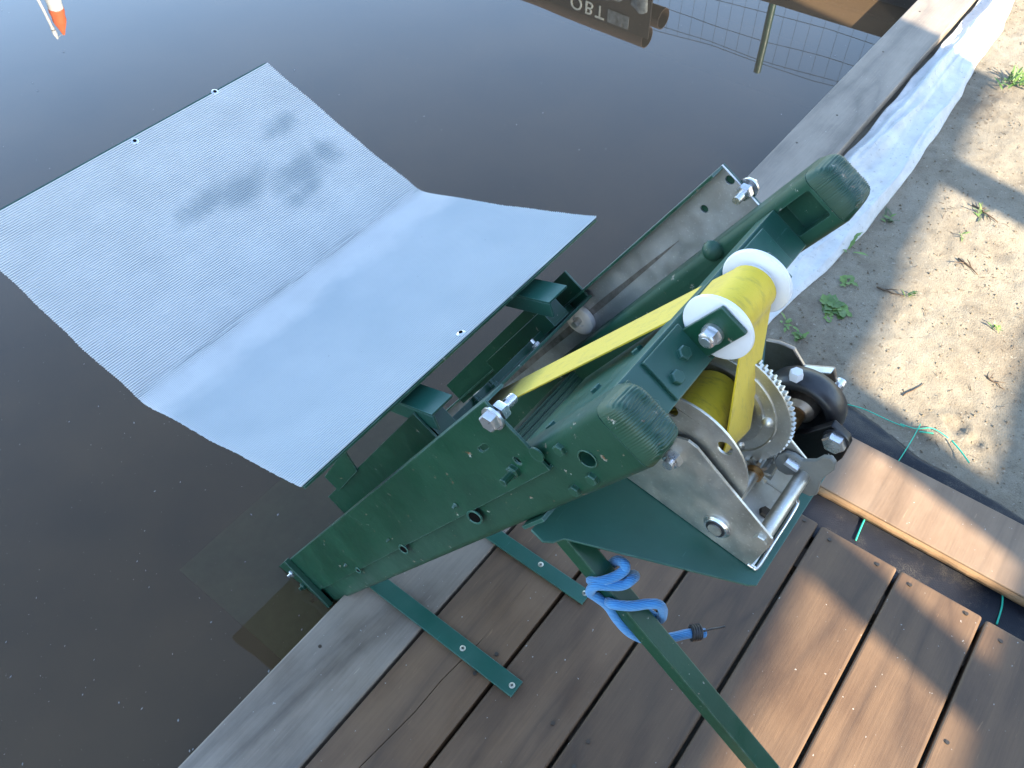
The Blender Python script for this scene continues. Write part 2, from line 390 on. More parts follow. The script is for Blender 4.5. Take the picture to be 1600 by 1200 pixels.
LEAF = [simple("leaf_green", (.075, .14, .03), .55, 0, 100, .3), simple("leaf_bright", (.12, .20, .04), .55, 0, 100, .3), simple("leaf_dull", (.08, .10, .045), .6, 0, 100, .3)]
ORANGE = simple("orange_cloth", (.85, .16, .04), .7); WHITE = simple("white_paint", (.8, .8, .78), .5)
TARP = simple("mottled_grey_tarp", (.16, .19, .21), .6, .01, 25, .7)
STAR = simple("star_mark", (.7, .7, .68), .5)

# ------------------------------------------------------------------ setting
POND_X0, POND_X1, POND_Y1, WZ = -5.0, 2.84, 5.2, -.095
P = .150
m = MB(); m.prism([(-900, -900), (900, -900), (900, 900), (-900, 900)], (0, 0, -.066), EX, (0, 1, 0), (0, 0, 1), .004,
                  holes=[[(POND_X0, -.02), (POND_X0, POND_Y1), (POND_X1 + .01, POND_Y1), (POND_X1 + .01, -.02)]])
tag(m.build("ground", SAND), kind="structure")
m = MB(); m.grid(lambda a, b: (POND_X0 - .01 + a * (POND_X1 + .02 - POND_X0), -.03 + b * (POND_Y1 + .04), WZ), 4, 4)
wo = m.build("water", WATER, recalc=False)
if wo.data.polygons[0].normal.z < 0: wo.data.flip_normals()
tag(wo, kind="structure")
m = MB()
x0, x1, y0, y1 = POND_X0, POND_X1, -.02, POND_Y1; zb = -.60
m.box((x0 - .04, y0 - .04, zb - .03), (x1 - x0 + .08, 0, 0), (0, y1 - y0 + .08, 0), (0, 0, .03))
m.box((x0 - .04, y0 - .02, zb), (x1 - x0 + .08, 0, 0), (0, .02, 0), (0, 0, -zb - .04))
m.box((x0 - .04, y1, zb), (x1 - x0 + .08, 0, 0), (0, .02, 0), (0, 0, -zb - .04))
m.box((x0 - .04, y0, zb), (.03, 0, 0), (0, y1 - y0, 0), (0, 0, -zb - .04))
m.box((x1, y0, zb), (.03, 0, 0), (0, y1 - y0, 0), (0, 0, -zb - .04))
tag(m.build("pond_basin", LINER), kind="structure")

def sand_z(x, y):
    n = noise.fractal(Vector((x * 3, y * 3, 1.7)), .8, 2.1, 5) * .010 + noise.noise(Vector((x * 1.1, y * 1.1, 5))) * .012
    n += max(0, noise.noise(Vector((x * 26, y * 26, 9))) - .35) * .007 + abs(noise.noise(Vector((x * 45, y * 45, 4)))) * .003 + noise.noise(Vector((x * 70, y * 70, 2))) * .0016
    for (fx, fy, r) in FOOT:
        d = math.hypot((x - fx), (y - fy)) / r
        if d < 2: n += -.007 * math.exp(-d * d * 2) + .004 * math.exp(-((d - 1.25) / .28) ** 2)
    return -.047 + n
FOOT = [tuple(hit(q, 2, -.045)[:2]) + (r,) for q, r in (((1495, 665), .024), ((1525, 690), .018), ((1480, 655), .012))]
SX0, SX1, SY0, SY1 = .60, 3.4, -1.75, -.135
m = MB(); m.grid(lambda a, b: (SX0 + a * (SX1 - SX0), SY0 + b * (SY1 - SY0), sand_z(SX0 + a * (SX1 - SX0), SY0 + b * (SY1 - SY0))), 280, 170)
tag(m.build("sand", SAND, smooth='all', recalc=False), kind="structure")
m = MB(); rs = random.Random(3)
for i in range(5200):
    x, y = rs.uniform(.85, 3.2), rs.uniform(-1.2, -.22); r = .0008 + .0030 * rs.random() ** 4
    z = sand_z(x, y) + r * .3; a = rs.random() * 3
    vs_ = [(x + r * math.cos(a + k * 1.571) * rs.uniform(.7, 1.3), y + r * math.sin(a + k * 1.571) * rs.uniform(.7, 1.3), z) for k in range(4)] + [(x, y, z + r * rs.uniform(.5, 1)), (x, y, z - r)]
    m.add(vs_, [(0, 1, 4), (1, 2, 4), (2, 3, 4), (3, 0, 4), (1, 0, 5), (2, 1, 5), (3, 2, 5), (0, 3, 5)])
tag(m.build("soil_crumbs", SOIL), "brown soil crumbs scattered over the bare sandy ground", "soil", kind="stuff")

m = MB()
for i in range(700):
    x, y = rs.uniform(.88, 3.2), rs.uniform(-1.2, -.2); a = rs.uniform(0, 6.28); l = .004 + .022 * rs.random() ** 3; r = rs.uniform(.0003, .0009); b_ = a + rs.uniform(-.8, .8)
    q = [(x, y), (x + l * .5 * math.cos(a), y + l * .5 * math.sin(a)), (x + l * .5 * (math.cos(a) + math.cos(b_)), y + l * .5 * (math.sin(a) + math.sin(b_)))]
    m.tube([(u_, v_, sand_z(u_, v_) + r + .0006 + .002 * k * rs.random()) for k, (u_, v_) in enumerate(q)], [r, r, r * .4], 4)
tag(m.build("plant_litter", TWIG), "dark shreds of dry plant litter strewn over the sandy ground", "litter", kind="stuff")
# border board along the pond and the end board
m = MB(); m.box((-2.2, -.146, -.034), (5.5, 0, 0), (0, .150, 0), (0, 0, .034))
bb = m.build("border_board", EDGE, bevel=.004, seg=3, origin=(0, -.07, 0))
tag(bb, "weathered grey timber board edging the pond beside the white felt", "board")
for q in ((1380, 81), (1308, 40 + 140), (1437, 18), (1245, 223), (500, 1010)):
    p = hit(q, 2, 0); MB().cyl(p + [0, 0, -.004], p + [0, 0, .0006], .0032, 10).build("screw", DARKM, bb)
et = thing("end_timber", (2.92, .2, -.2), "brown upright timber wall closing the far end of the pond", "wall")
for k in range(2):
    m = MB(); m.box((2.815 + .002 * k, .012, -.335 + k * .185), (.045, 0, 0), (0, 4.9, 0), (0, 0, .18)); m.build("plank", CRATEW, et, bevel=.004)

# deck
dk = thing("wooden_deck", (-.4, -.7, -.03), "brown plank deck with dark gaps and sun patches at lower right", "deck")
XE = .590
screws = {k: [] for k in range(1, 11)}
for q in ((776, 1022), (742, 1052), (864, 1130), (919, 1159), (1257, 813), (1296, 843), (1371, 882), (1422, 914), (1510, 959), (1564, 1002), (897, 1198), (1480, 1160)):
    p = hit(q, 2, 0); k = int(-p[1] / P)
    if k in screws: screws[k].append(p)
for k in range(1, 11):
    ya, yb = -(k + 1) * P + .0035, -k * P - .0028
    ends = [(-2.2, XE + random.uniform(-.003, .003))]
    if k == 4: jx = hit((905, 1180), 2, 0)[0]; ends = [(-2.2, jx - .0006), (jx + .0006, XE)]
    pk = []
    for (xa, xb) in ends:
        m = MB(); z1 = random.uniform(-.0012, .0006)
        if k == 1:   # split along its grain
            ck = [hit(q, 2, 0)[:2] for q in ((480, 1290), (560, 1200), (600, 1160), (648, 1112), (690, 1062), (722, 1030), (745, 1008))]
            ck = [c_ for c_ in ck if ya + .01 < c_[1] < yb - .01]
            yl = ck[0][1]
            m.prism([(xa, ya), (xa, yl - .0008)] + [(c_[0], c_[1] - .0008) for c_ in ck] + [(ck[-1][0] + .02, ck[-1][1]), (xb, ck[-1][1]), (xb, ya)], (0, 0, z1 - .028), EX, (0, 1, 0), (0, 0, 1), .028)
            m.prism([(xa, yb), (xa, yl + .0005)] + [(c_[0], c_[1] + .0005) for c_ in ck] + [(ck[-1][0] + .02, ck[-1][1] + .0001), (xb, ck[-1][1] + .0001), (xb, yb)], (0, 0, z1 - .028), EX, (0, 1, 0), (0, 0, 1), .028)
            pk.append(m.build("plank", DECK, dk, bevel=.0006))
        else:
            m.box((xa, ya, z1 - .028), (xb - xa, 0, 0), (0, yb - ya, 0), (0, 0, .028)); pk.append(m.build("plank", DECK, dk, bevel=.005, seg=3))
    for p in screws[k]:
        pl = [o for o, e in zip(pk, ends) if e[0] <= p[0] <= e[1]] or pk
        MB().cyl(p + [0, 0, -.004], p + [0, 0, .0012], .0034, 10).build("screw", DARKM, pl[0])
m = MB()
for xj in (-1.2, -.6, 0, .5): m.box((xj, -1.66, -.062), (.045, 0, 0), (0, 1.5, 0), (0, 0, .032))
m.build("joist", DARKWOOD, dk)

# black weed fabric, its threads, batten
def fab_z(x, y):
    z = -.030 + .006 * noise.noise(Vector((x * 9, y * 4, 3)))
    if x > .80: z += .006 * math.sin((x - .8) * 30 + 2 * noise.noise(Vector((x * 5, y * 5, 0)))) - (x - .8) * .03
    return z + .0015 * noise.noise(Vector((x * 40, y * 40, 7)))
def fab_edge(y): return float(np.interp(-y, [.30, .45, .52, .60, .70, .80, .95, 1.4], [.98, .955, .945, .92, .885, .88, .86, .86])) + .010 * noise.noise(Vector((y * 14, 1, 1)))
def fab(a, b):
    y = -.30 - 1.3 * b; xe = fab_edge(y); x = .575 + a * (xe - .575)
    z = fab_z(x, y)
    if a > .94: z = z * (1 - (a - .94) / .06) + (sand_z(x, y) - .004) * (a - .94) / .06
    return (x, y, max(z, sand_z(x, y) + .004) if a < .94 else z)
m = MB(); m.grid(fab, 60, 150)
wf = m.build("weed_fabric", FABRIC, smooth='all'); tag(wf, "black woven weed fabric lying between the deck ends and the sand", "fabric")
def thread(qs, r=.0013, zlift=.0015):
    pts = []
    for q in qs:
        p = hit(q, 2, -.028); pts.append((p[0], p[1], max(fab_z(p[0], p[1]), sand_z(p[0], p[1]) + .004) + zlift))
    pts = catmull(pts, 6); MB().tube(pts, r, 6).build("thread", THREAD, wf, smooth='all')
for qs in (((1440, 660), (1428, 682), (1416, 702), (1403, 722)), ((1352, 808), (1344, 826), (1336, 846)), ((1567, 930), (1566, 948), (1557, 976)),
           ((1205, 578), (1260, 605), (1310, 626), (1350, 636), (1390, 656), (1415, 664)), ((1438, 672), (1460, 674)), ((1490, 684), (1503, 702), (1515, 722)), ((1408, 660), (1432, 667), (1460, 665), (1485, 680))):
    thread(qs, .0011 if len(qs) > 3 else .0016, .003)
m = MB(); m.box((.668, -1.75, -.024), (.146, 0, 0), (0, 1.22, 0), (0, 0, .024))
bt = m.build("batten", BOARD, bevel=.002, origin=(.74, -1.0, 0)); tag(bt, "pale brown timber batten lying on the black weed fabric", "batten")
# its splintered sawn edge facing the deck
m = MB(); n_ = 70; vs_ = []
for i in range(n_ + 1):
    y = -1.74 + 1.2 * i / n_; j = .004 + .004 * abs(noise.noise(Vector((y * 22, 0, 0)))) + .004 * max(0, noise.noise(Vector((y * 60, 3, 0))))
    vs_ += [(.6665, y, -.0025), (.6665 - j * .75, y, -.0075), (.6665 - j, y, -.013), (.6665 - j * .4, y, -.0225)]
m.add(vs_, [(i * 4 + k, i * 4 + 4 + k, i * 4 + 5 + k, i * 4 + 1 + k) for i in range(n_) for k in range(3)])
m.build("sawn_edge", RAW, bt)

# white felt strip behind the border board
fe = [(1590, -10), (1570, 40), (1527, 100), (1493, 163), (1458, 217), (1427, 263), (1380, 323), (1330, 383), (1209, 497), (1120, 600)]
fp = sorted(tuple(hit(q, 2, -.035)[:2]) for q in fe); fxs = [p[0] for p in fp]; fys = [p[1] for p in fp]
def felt_pt(a, b):
    x = .52 + a * 2.9; ye = float(np.interp(x, fxs, fys)) + .006 * noise.noise(Vector((x * 9, 2, 0)))
    yi = -.152 - .008 * noise.noise(Vector((x * 6, 8, 0))) - .006
    y = yi + b * (ye - yi)
    fold = .020 * math.exp(-((b - .34 - .16 * noise.noise(Vector((x * 2.2, 0, 4)))) / .09) ** 2) * (.6 + .7 * noise.noise(Vector((x * 3, 5, 0))))
    fold2 = .016 * math.exp(-((b - .12 - .25 * max(0, (x - 1.6))) / .07) ** 2) * (1 if x > 1.2 else .4)
    wr = .007 * noise.noise(Vector((x * 7, y * 16, 1))) + .003 * noise.noise(Vector((x * 20, y * 40, 3)))
    cr1 = noise.noise(Vector((x * 2.2 + y * 3, y * 13, 6))); cr2 = noise.noise(Vector((x * 6 - y * 10, y * 20, 11)))
    wr += .010 * max(0, 1 - abs(cr1) * 5) ** 2 * (.35 + .65 * max(0, noise.noise(Vector((x * 2, 0, 9))) + .5)) + .002 * max(0, 1 - abs(cr2) * 6) ** 2
    z = -.030 + max(fold, -.003) + fold2 + wr
    if b > .9: z = z + (sand_z(x, y) + .002 - z) * (b - .9) / .1
    else: z = max(z, sand_z(x, y) + .004)
    return (x, y, min(z, -.004) if b < .04 else z)
m = MB(); m.grid(felt_pt, 420, 48)
o = m.build("felt_strip", FELT, smooth='all'); sm = o.modifiers.new("thick", 'SOLIDIFY'); sm.thickness = .003
tag(o, "creased white felt strip running along the back of the border board", "felt")

# ------------------------------------------------------------------ lift frame
lf = thing("boat_lift", RF(.15, .95, -.08), "dark green sloping boat lift frame bolted to the pond edge", "boat lift")
NX0, NX1, FX0, FX1 = -.049, -.011, .297, .342
def post(xa, xb, recess=False):
    UEND = 1.045
    pr = roundrect(xa, xb, -.117, -.056, .009)
    m = MB(); m.prism(pr, RF(0, -.100, 0), EX, V, U, UEND + .100)
    po = m.build("post", GREENP, lf, smooth=True)
    # saw-ribbed domed end
    cx, cv = (xa + xb) / 2, -.0865; hx, hv = (xb - xa) / 2, .0305
    def capf(a, b):
        sx, sy = 2 * a - 1, 2 * b - 1
        mm = max(abs(sx), abs(sy)); R = (abs(sx) ** 6 + abs(sy) ** 6) ** (1 / 6) + 1e-9
        k = mm / R
        d = mm ** 5
        rib = 0 if mm > .93 else (.0011 * (abs((sy * 13 + .25 * sx) % 1 - .5) * 2) + .0008 * noise.noise(Vector((sx * 3, sy * 30, xa))))
        wave = .0015 * noise.noise(Vector((sx * 2, sy * 2, xa * 9)))
        return RF(cx + sx * hx * k * 1.0, -.1195 + .021 * d ** 1.3 - .002 * (sx < 2) - rib + wave * (1 - d), cv + sy * hv * k)
    m = MB(); m.grid(capf, 14, 130); m.build("post_end", GREENP, po, smooth='all')
    return po
pn = post(NX0, NX1); pf = post(FX0, FX1)
# moulded outer skin of the near post end with its drilled hole, and the recessed pocket of the far one
hu, hv_ = ruv((917, 718), -.05)
carve(pn, MB().prism(circle(hu, hv_, .0095, 20, .0082), RF(-.06, 0, 0), U, V, EX, .042))
m = MB(); m.tube([RF(-.0494, hu + .0097 * math.cos(a), hv_ + .0084 * math.sin(a)) for a in [2 * math.pi * k / 20 for k in range(21)]], .0009, 6); m.build("hole_rim", GREENP, pn, smooth='all')
carve(pf, MB().prism(roundrect(-.096, -.052, -.101, -.069, .003), RF(.29, 0, 0), U, V, EX, .024))
def rail(xw, sgn, inner):
    """C channel; web at xw, flanges towards sgn*x; u from 0"""
    hs = []
    for (u_, v_, r_) in HOLES: hs.append(circle(u_, v_, r_, 12))
    for (u_, v_) in SLOTS: hs.append(slot(u_, v_, .007, .0028))
    for (u_, v_, r_) in EYES: hs.append(circle(u_, v_, r_ * .92, 16, r_ * .55)) if v_ - r_ * .55 > -.0785 else None
    L = 1.10
    m = MB(); m.prism([(0, -.079), (L, -.079), (L, 0), (0, 0)], RF(xw, 0, 0), U, V, EX * sgn, .0028, holes=hs)
    ro = m.build("rail", GALV if inner else GREEN, lf, bevel=.0005)
    for v0 in ((0, -.0028), (-.0788, .0026)):
        m = MB(); m.box(RF(xw + sgn * .003, 0.0005, v0[0]), EX * sgn * .021, U * (L - .001), V * v0[1]); m.build("flange", GREEN if not inner else GREEN, ro)
    return ro
HOLES = [(.031, -.058, .0045), (.018, -.010, .001)]; HOLES = HOLES[:1]
SLOTS = [(.062, -.032)]
EYES = [(*ruv(q, -.0548), r) for q, r in (((742, 808), .013), ((631, 858), .011), ((560, 891), .008))]
rn = rail(-.0545, 1, False)
HOLES = [(*ruv((1141, 281), .348), .0055), (*ruv((1101, 326), .348), .005)]; SLOTS = []; EYES = []
rf = rail(.350, -1, True)
# back (outer) paint skin of the far rail and the dark wear line its wheel has rubbed
m = MB(); m.box(RF(.3505, 0, -.079), EX * .002, U * 1.10, V * .079); m.build("outer_skin", GREEN, rf)
m = MB(); n_ = 24; vs_ = []
for k in range(n_ + 1):
    t = k / n_; hw = .0045 * min(1, t * 5) * (1 + .3 * noise.noise(Vector((t * 9, 0, 0)))) + .0003
    vs_ += [RF(.3468, .12 + t * .75, -.033 - hw), RF(.3468, .12 + t * .75, -.033 + hw)]
m.add(vs_, [(2 * k, 2 * k + 1, 2 * k + 3, 2 * k + 2) for k in range(n_)]); m.build("wear_mark", metal("rubbed_grime", (.38, .35, .33), .5, (.10, .08, .07), .8, 40), rf)
# stop bolts at the rail tops
def stopbolt(x_head, sgn, u_, v_):
    m = MB(); p = RF(x_head, u_, v_)
    m.lathe(p, p - EX * sgn * .0025, [(0, .0115), (1, .0115)], 20); m.hexa(p - EX * sgn * .0025, -EX * sgn, .0095, .007)
    m.cyl(p, p + EX * sgn * .027, .0044, 14)
    for k in range(5): m.cyl(p + EX * sgn * (.0175 + k * .0018), p + EX * sgn * (.0184 + k * .0018), .0050, 12)
    m.hexa(p + EX * sgn * .0045, EX * sgn, .0092, .0085); m.build("stop_bolt", BOLT, lf, smooth=True)
bu = ruv((772, 652), -.055); stopbolt(-.0552, 1, *bu)
bu = ruv((1156, 308), .335); stopbolt(.3535, -1, *bu)
# pressed eyelets, screw tips along the near rail and post
def eyelet(q, r, tilt):
    u_, v_ = ruv(q, -.0548); m = MB()
    ring = [RF(-.0550, u_ + r * math.cos(a), v_ + .62 * r * math.sin(a)) for a in [2 * math.pi * k / 20 for k in range(21)]]
    m.tube(ring, .0014, 6); m.build("eyelet", GREEN2, rn, smooth='all')
    m = MB(); m.prism(circle(u_, v_, r * .95, 16, r * .58), RF(-.0514 if v_ - r * .55 > -.0785 else -.0550, 0, 0), U, V, EX, .0006); m.build("hole", DARK, rn)  # black disc paints the shade of the eyelet opening
for q, r in (((742, 808), .013), ((631, 858), .011), ((560, 891), .008)): eyelet(q, r, 0)
for q in ((712, 789), (608, 843), (541, 882)):
    u_, v_ = ruv(q, -.055); MB().lathe(RF(-.0552, u_, v_), RF(-.060, u_, v_), [(0, .003), (1, .0015)], 8).build("screw_tip", GREEN, rn)
u_, v_ = ruv((801, 738), -.058); MB().hexa(RF(-.0548, u_, v_), -EX, .0072, .005).cyl(RF(-.0598, u_, v_), RF(-.072, u_, v_), .0038, 10).build("bolt", GREEN, rn)
u_, v_ = ruv((836, 713), -.058); MB().cyl(RF(-.0548, u_, v_), RF(-.0565, u_, v_), .0075, 14).build("washer", GREEN, rn)
for q in ((873, 704), (924, 750), (897, 768)):
    u_, v_ = ruv(q, -.052); MB().hexa(RF(-.0490, u_, v_), -EX, .0058, .0045).build("bolt", GREENP, pn)
MB().lathe(RF(.297, *ruv((1117, 388), .30)), RF(.285, *ruv((1117, 388), .30)), [(0, .012), (.5, .011), (.85, .007), (1, .001)], 18).build("bolt_cap", GREENP, pf, smooth=True)
# foot of the near rail
m = MB(); m.prism([(.990, -.113), (1.050, -.113), (1.085, -.085), (1.085, .004), (.990, .004)], RF(-.0600, 0, 0), U, V, EX, .0052)
ft = m.build("foot", GREEN, lf, bevel=.001)
m = MB(); m.box(RF(-.0660, .978, -.1135), EX * .0115, U * .0125, V * .1185); m.build("end_clip", GREEN, ft, bevel=.0015)
for k in range(3): MB().hexa(RF(-.0600, 1.018 + .006 * k, -.022 - k * .032), -EX, .0078, .0060).cyl(RF(-.066, 1.018 + .006 * k, -.022 - k * .032), RF(-.072, 1.018 + .006 * k, -.022 - k * .032), .0036, 10).build("bolt", BOLT if k == 0 else GREEN, ft)
# sheet, angle beam and roller bracket between the posts
m = MB(); m.box(RF(NX1 + .0005, -.048, -.0745), EX * .172, U * .235, V * .003); cp = m.build("cross_sheet", GREEN2, lf, bevel=.0006)
for (x_, u_) in ((.075, .06), (.045, .12), (.12, .03)): MB().hexa(RF(x_, u_, -.0714), V, .0065, .004).build("bolt", GREEN2, cp)
m = MB(); m.box(RF(NX1 + .001, -.060, -.0712), EX * .034, U * .10, V * .004); m.build("packing_strip", GREENP, cp, bevel=.001)
m = MB(); m.box(RF(NX1 + .001, -.0535, -.112), EX * (.2945 - NX1), U * .004, V * .048); m.box(RF(NX1 + .001, -.049, -.068), EX * (.2945 - NX1), U * .022, V * .004)
bm_ = m.build("angle_beam", GREEN2, lf, bevel=.0008)
for x_ in (.012, .288): pass
def foot_plate(xa, xb):
    m = MB(); m.box(RF(xa, -.0575, -.1105), EX * (xb - xa), U * .0038, V * .043); return m.build("bracket_foot", GREEN2, bm_, bevel=.0008)
foot_plate(.048, .104); foot_plate(.186, .262)
for x_, v_ in ((.026, -.098), (.062, -.097), (.085, -.088), (.212, -.094), (.238, -.094)):
    base = -.0576 if x_ > .048 else -.0537
    MB().hexa(RF(x_, base, v_), -U, .0068, .0045).build("bolt", GREEN2, bm_)
UA, VA = -.0835, -.0905
for xa in (.1025, .1835):
    m = MB(); m.prism([(-.056, -.106), (-.109, -.106), (-.110, -.105), (-.110, -.077), (-.109, -.076), (-.056, -.074)], RF(xa, 0, 0), U, V, EX, .004); m.build("bracket_ear", GREEN, bm_, bevel=.0008)
m = MB(); pa = RF(.101, UA, VA)
m.lathe(RF(.1023, UA, VA), RF(.0985, UA, VA), [(0, .0098), (1, .0098)], 20); m.hexa(RF(.0985, UA, VA), -EX, .0086, .0075)
m.lathe(RF(.091, UA, VA), RF(.0885, UA, VA), [(0, .0072), (.6, .0070), (1, .0052)], 20); m.cyl(RF(.0885, UA, VA), RF(.0875, UA, VA), .0046, 14); m.cyl(RF(.102, UA, VA), RF(.192, UA, VA), .005, 14)
m.build("axle_bolt", BOLT, bm_, smooth=True)
rl = MB()
rl.lathe(RF(.1075, UA, VA), RF(.1825, UA, VA), [(0, .0305), (.010, .0322), (.05, .0325), (.068, .0312), (.07, .0185), (.93, .0185), (.932, .0312), (.95, .0325), (.99, .0322), (1, .0305)], 48)
rl.build("guide_roller", NYLON, lf, smooth=True)
# lower ribbed beam
m = MB()
for k in range(9): m.box(RF(NX1 + .001, .40 - .002 * (k % 2), -.116 + k * .0042), EX * (FX0 - NX1 - .002), U * .05, V * .0042)
m.build("lower_beam", GREENP, lf)
# winch plate and diagonal strut
m = MB()
pl = []
for (px_, pb) in ((-.050, -.012), (-.052, .004), (-.046, .012), (-.036, .018), (.043, .180), (.048, .186), (.240, .186), (.247, .181), (.338, .02), (.345, .004), (.345, -.012)): pl.append((px_, pb))
m.prism(pl, WF(0, 0, -.0035), EX, WB, WN, .0035); wp = m.build("winch_plate", GREEN2, lf, bevel=.0006)
m = MB(); m.box(RF(-.05, .085, -.1215), EX * .39, U * .045, V * .004); m.build("plate_flange", GREEN2, wp)
XS = -.022; A_ = hit((915, 868), 0, XS); B_ = hit((1193, 1200), 0, XS); SDIR = (B_ - A_) / np.linalg.norm(B_ - A_)
tdeck = (.004 - A_[2]) / SDIR[2]; SN = np.cross(EX, SDIR); SN /= np.linalg.norm(SN)
m = MB(); hw = .0108; m.box(A_ - SDIR * .045 - EX * hw - SN * hw, EX * 2 * hw, SN * 2 * hw, SDIR * (tdeck + .045)); m.build("strut", GREEN, lf, bevel=.0018)
m = MB(); p = A_ + SDIR * tdeck; m.box(p + [-.03, -.03, -.0035], (.06, 0, 0), (0, .06, 0), (0, 0, .003)); m.build("strut_foot", GREEN, lf)
# flat bars screwed to the deck
for (xa, xb, qs) in ((-.012, .019, ((723, 1013), (800, 1071))), (.189, .217, ((845, 882), (914, 927)))):
    m = MB(); m.box((xa, -.340, .0008), (xb - xa, 0, 0), (0, .352, 0), (0, 0, .0048)); fb = m.build("fixing_bar", GREEN2, lf, bevel=.0006)
    for q in qs:
        p = hit(q, 2, .0056); m = MB(); m.lathe(p, p + [0, 0, .0012], [(0, .0052), (.6, .0050), (1, .0040)], 18); m.build("screw", SCREWM, fb, smooth=True)
        m = MB(); m.box(p + [-.0024, -.0005, .0010], (.0048, 0, 0), (0, .001, 0), (0, 0, .0004)); m.box(p + [-.0005, -.0024, .0010], (.001, 0, 0), (0, .0048, 0), (0, 0, .00045)); m.build("cross_slot", DARK, fb)

# ------------------------------------------------------------------ carriage with its matted cradle
KC = 1.0
CX0, CX1 = (CAM[0] + KC * (x - CAM[0]) for x in (-.133, .433))
E1, E2, E3 = ((CAM[1] + KC * (y - CAM[1]), CAM[2] + KC * (z - CAM[2])) for y, z in ((.535, .608), (.190, .488), (-.160, .603)))        # (y, z) of outer edge, fold, inner edge
ca = thing("lift_carriage", RF(.18, .8, 0), "green carriage carrying a V-shaped cradle covered with pale grey ribbed mat", "boat cradle")
def profile(n_rib):
    """arc-length profile across both panels with a rounded fold; returns (s, y, z, ny, nz)"""
    def pt(s):
        LA = math.hypot(E1[0] - E2[0], E1[1] - E2[1]); LB = math.hypot(E3[0] - E2[0], E3[1] - E2[1])
        dA = np.array([(E1[0] - E2[0]) / LA, (E1[1] - E2[1]) / LA]); dB = np.array([(E3[0] - E2[0]) / LB, (E3[1] - E2[1]) / LB])
        k = .014
        if s > 0: base = np.array(E2) + dA * s
        else: base = np.array(E2) - dB * s
        if abs(s) < k:
            up = (dA + dB); up /= np.linalg.norm(up); base = base + up * ((k - abs(s)) ** 2 / (4 * k)) * .62
        # gentle sag and kink of the sheet
        sag = -.004 * math.sin(math.pi * min(1, abs(s) / (LA if s > 0 else LB)))
        return base + np.array([0, sag])
    LA = math.hypot(E1[0] - E2[0], E1[1] - E2[1]); LB = math.hypot(E3[0] - E2[0], E3[1] - E2[1])
    return pt, -LB, LA
pt, SA, SB = profile(0)
def sheet_pt(s, lift):
    p = pt(s); q = pt(s + .0005); t = (q - p) / np.linalg.norm(q - p); n = np.array([-t[1], t[0]])
    return p + n * lift
# green sheet-metal plate
m = MB(); K = 60
for a_ in range(K + 1):
    s = SA + (SB - SA) * a_ / K; top = sheet_pt(s, 0); bot = sheet_pt(s, -.0035)
    m.v += [(CX0 + .003, *top), (CX1 - .003, *top), (CX1 - .003, *bot), (CX0 + .003, *bot)]
for a_ in range(K):
    for k in range(4): m.f.append((a_ * 4 + k, a_ * 4 + (k + 1) % 4, a_ * 4 + 4 + (k + 1) % 4, a_ * 4 + 4 + k))
m.f += [(3, 2, 1, 0), (K * 4, K * 4 + 1, K * 4 + 2, K * 4 + 3)]
cpn = m.build("cradle_plate", GREEN, ca)
# ribbed mat: every rib is modelled
PITCH_ = PITCH0; nr = int((SB - SA - .004) / PITCH_); NXC = 24
m = MB(); prof = []
for i in range(nr):
    s = SA + .002 + i * PITCH_
    prof += [(s, .0008, 0.), (s + PITCH_ * .20, .0026, 1), (s + PITCH_ * .52, .0026, 1), (s + PITCH_ * .72, .0008, 0)]
uvs = []; rj = random.Random(5); jag = {}
for k, (s, lift, top) in enumerate(prof):
    y, z = sheet_pt(s, lift)
    if k % 4 == 0: j0, j1 = rj.uniform(0, .0010), rj.uniform(0, .0010); wob = .0022 * noise.noise(Vector((s * 14, 0, 0)))
    for i in range(NXC + 1):
        a_ = i / NXC; x = CX0 + (CX1 - CX0) * a_
        if i == 0: x += wob - (j0 if top else -.0006)
        if i == NXC: x += wob + (j1 if top else -.0006)
        dz = .0007 * noise.noise(Vector((x * 5, s * 6, 3)))
        m.v.append((x, y, z + dz * .6)); uvs.append((x - CX0, s))
for k in range(len(prof) - 1):
    for i in range(NXC): m.f.append((k * (NXC + 1) + i, k * (NXC + 1) + i + 1, (k + 1) * (NXC + 1) + i + 1, (k + 1) * (NXC + 1) + i))
mo = m.build("ribbed_mat", MAT, ca, recalc=False)
ul = mo.data.uv_layers.new(name="arc")
for lp in mo.data.loops: ul.data[lp.index].uv = uvs[lp.vertex_index]
mo.data.flip_normals() if mo.data.polygons[5].normal.z < 0 else None
# rivets and eyelets through the mat
LAq = SB
def on_panel(q):
    for E in (E1, E3):
        d1 = np.array([1., 0, 0]); d2 = np.array([0, E[0] - E2[0], E[1] - E2[1]])
        n = np.cross(d1, d2); p = hitplane(q, (0, E2[0], E2[1]), n); s = ((p - [0, E2[0], E2[1]]) @ d2) / (d2 @ d2)
        if 0 <= s <= 1.02 and CX0 < p[0] < CX1:
            n /= np.linalg.norm(n); n = n if n[2] > 0 else -n
            return p, n
    return None
for q in ((211, 222), (336, 145), (721, 522)):
    r = on_panel(q)
    if r:
        p, n = r; p = p + n * -.001
        MB().lathe(p, p + n * .0042, [(0, .0062), (.7, .0060), (.95, .0045), (1., .0030)], 18).build("rivet", BOLT, mo, smooth=True)
        MB().cyl(p + n * .0040, p + n * .0046, .0029, 12).build("hole", DARK, mo)
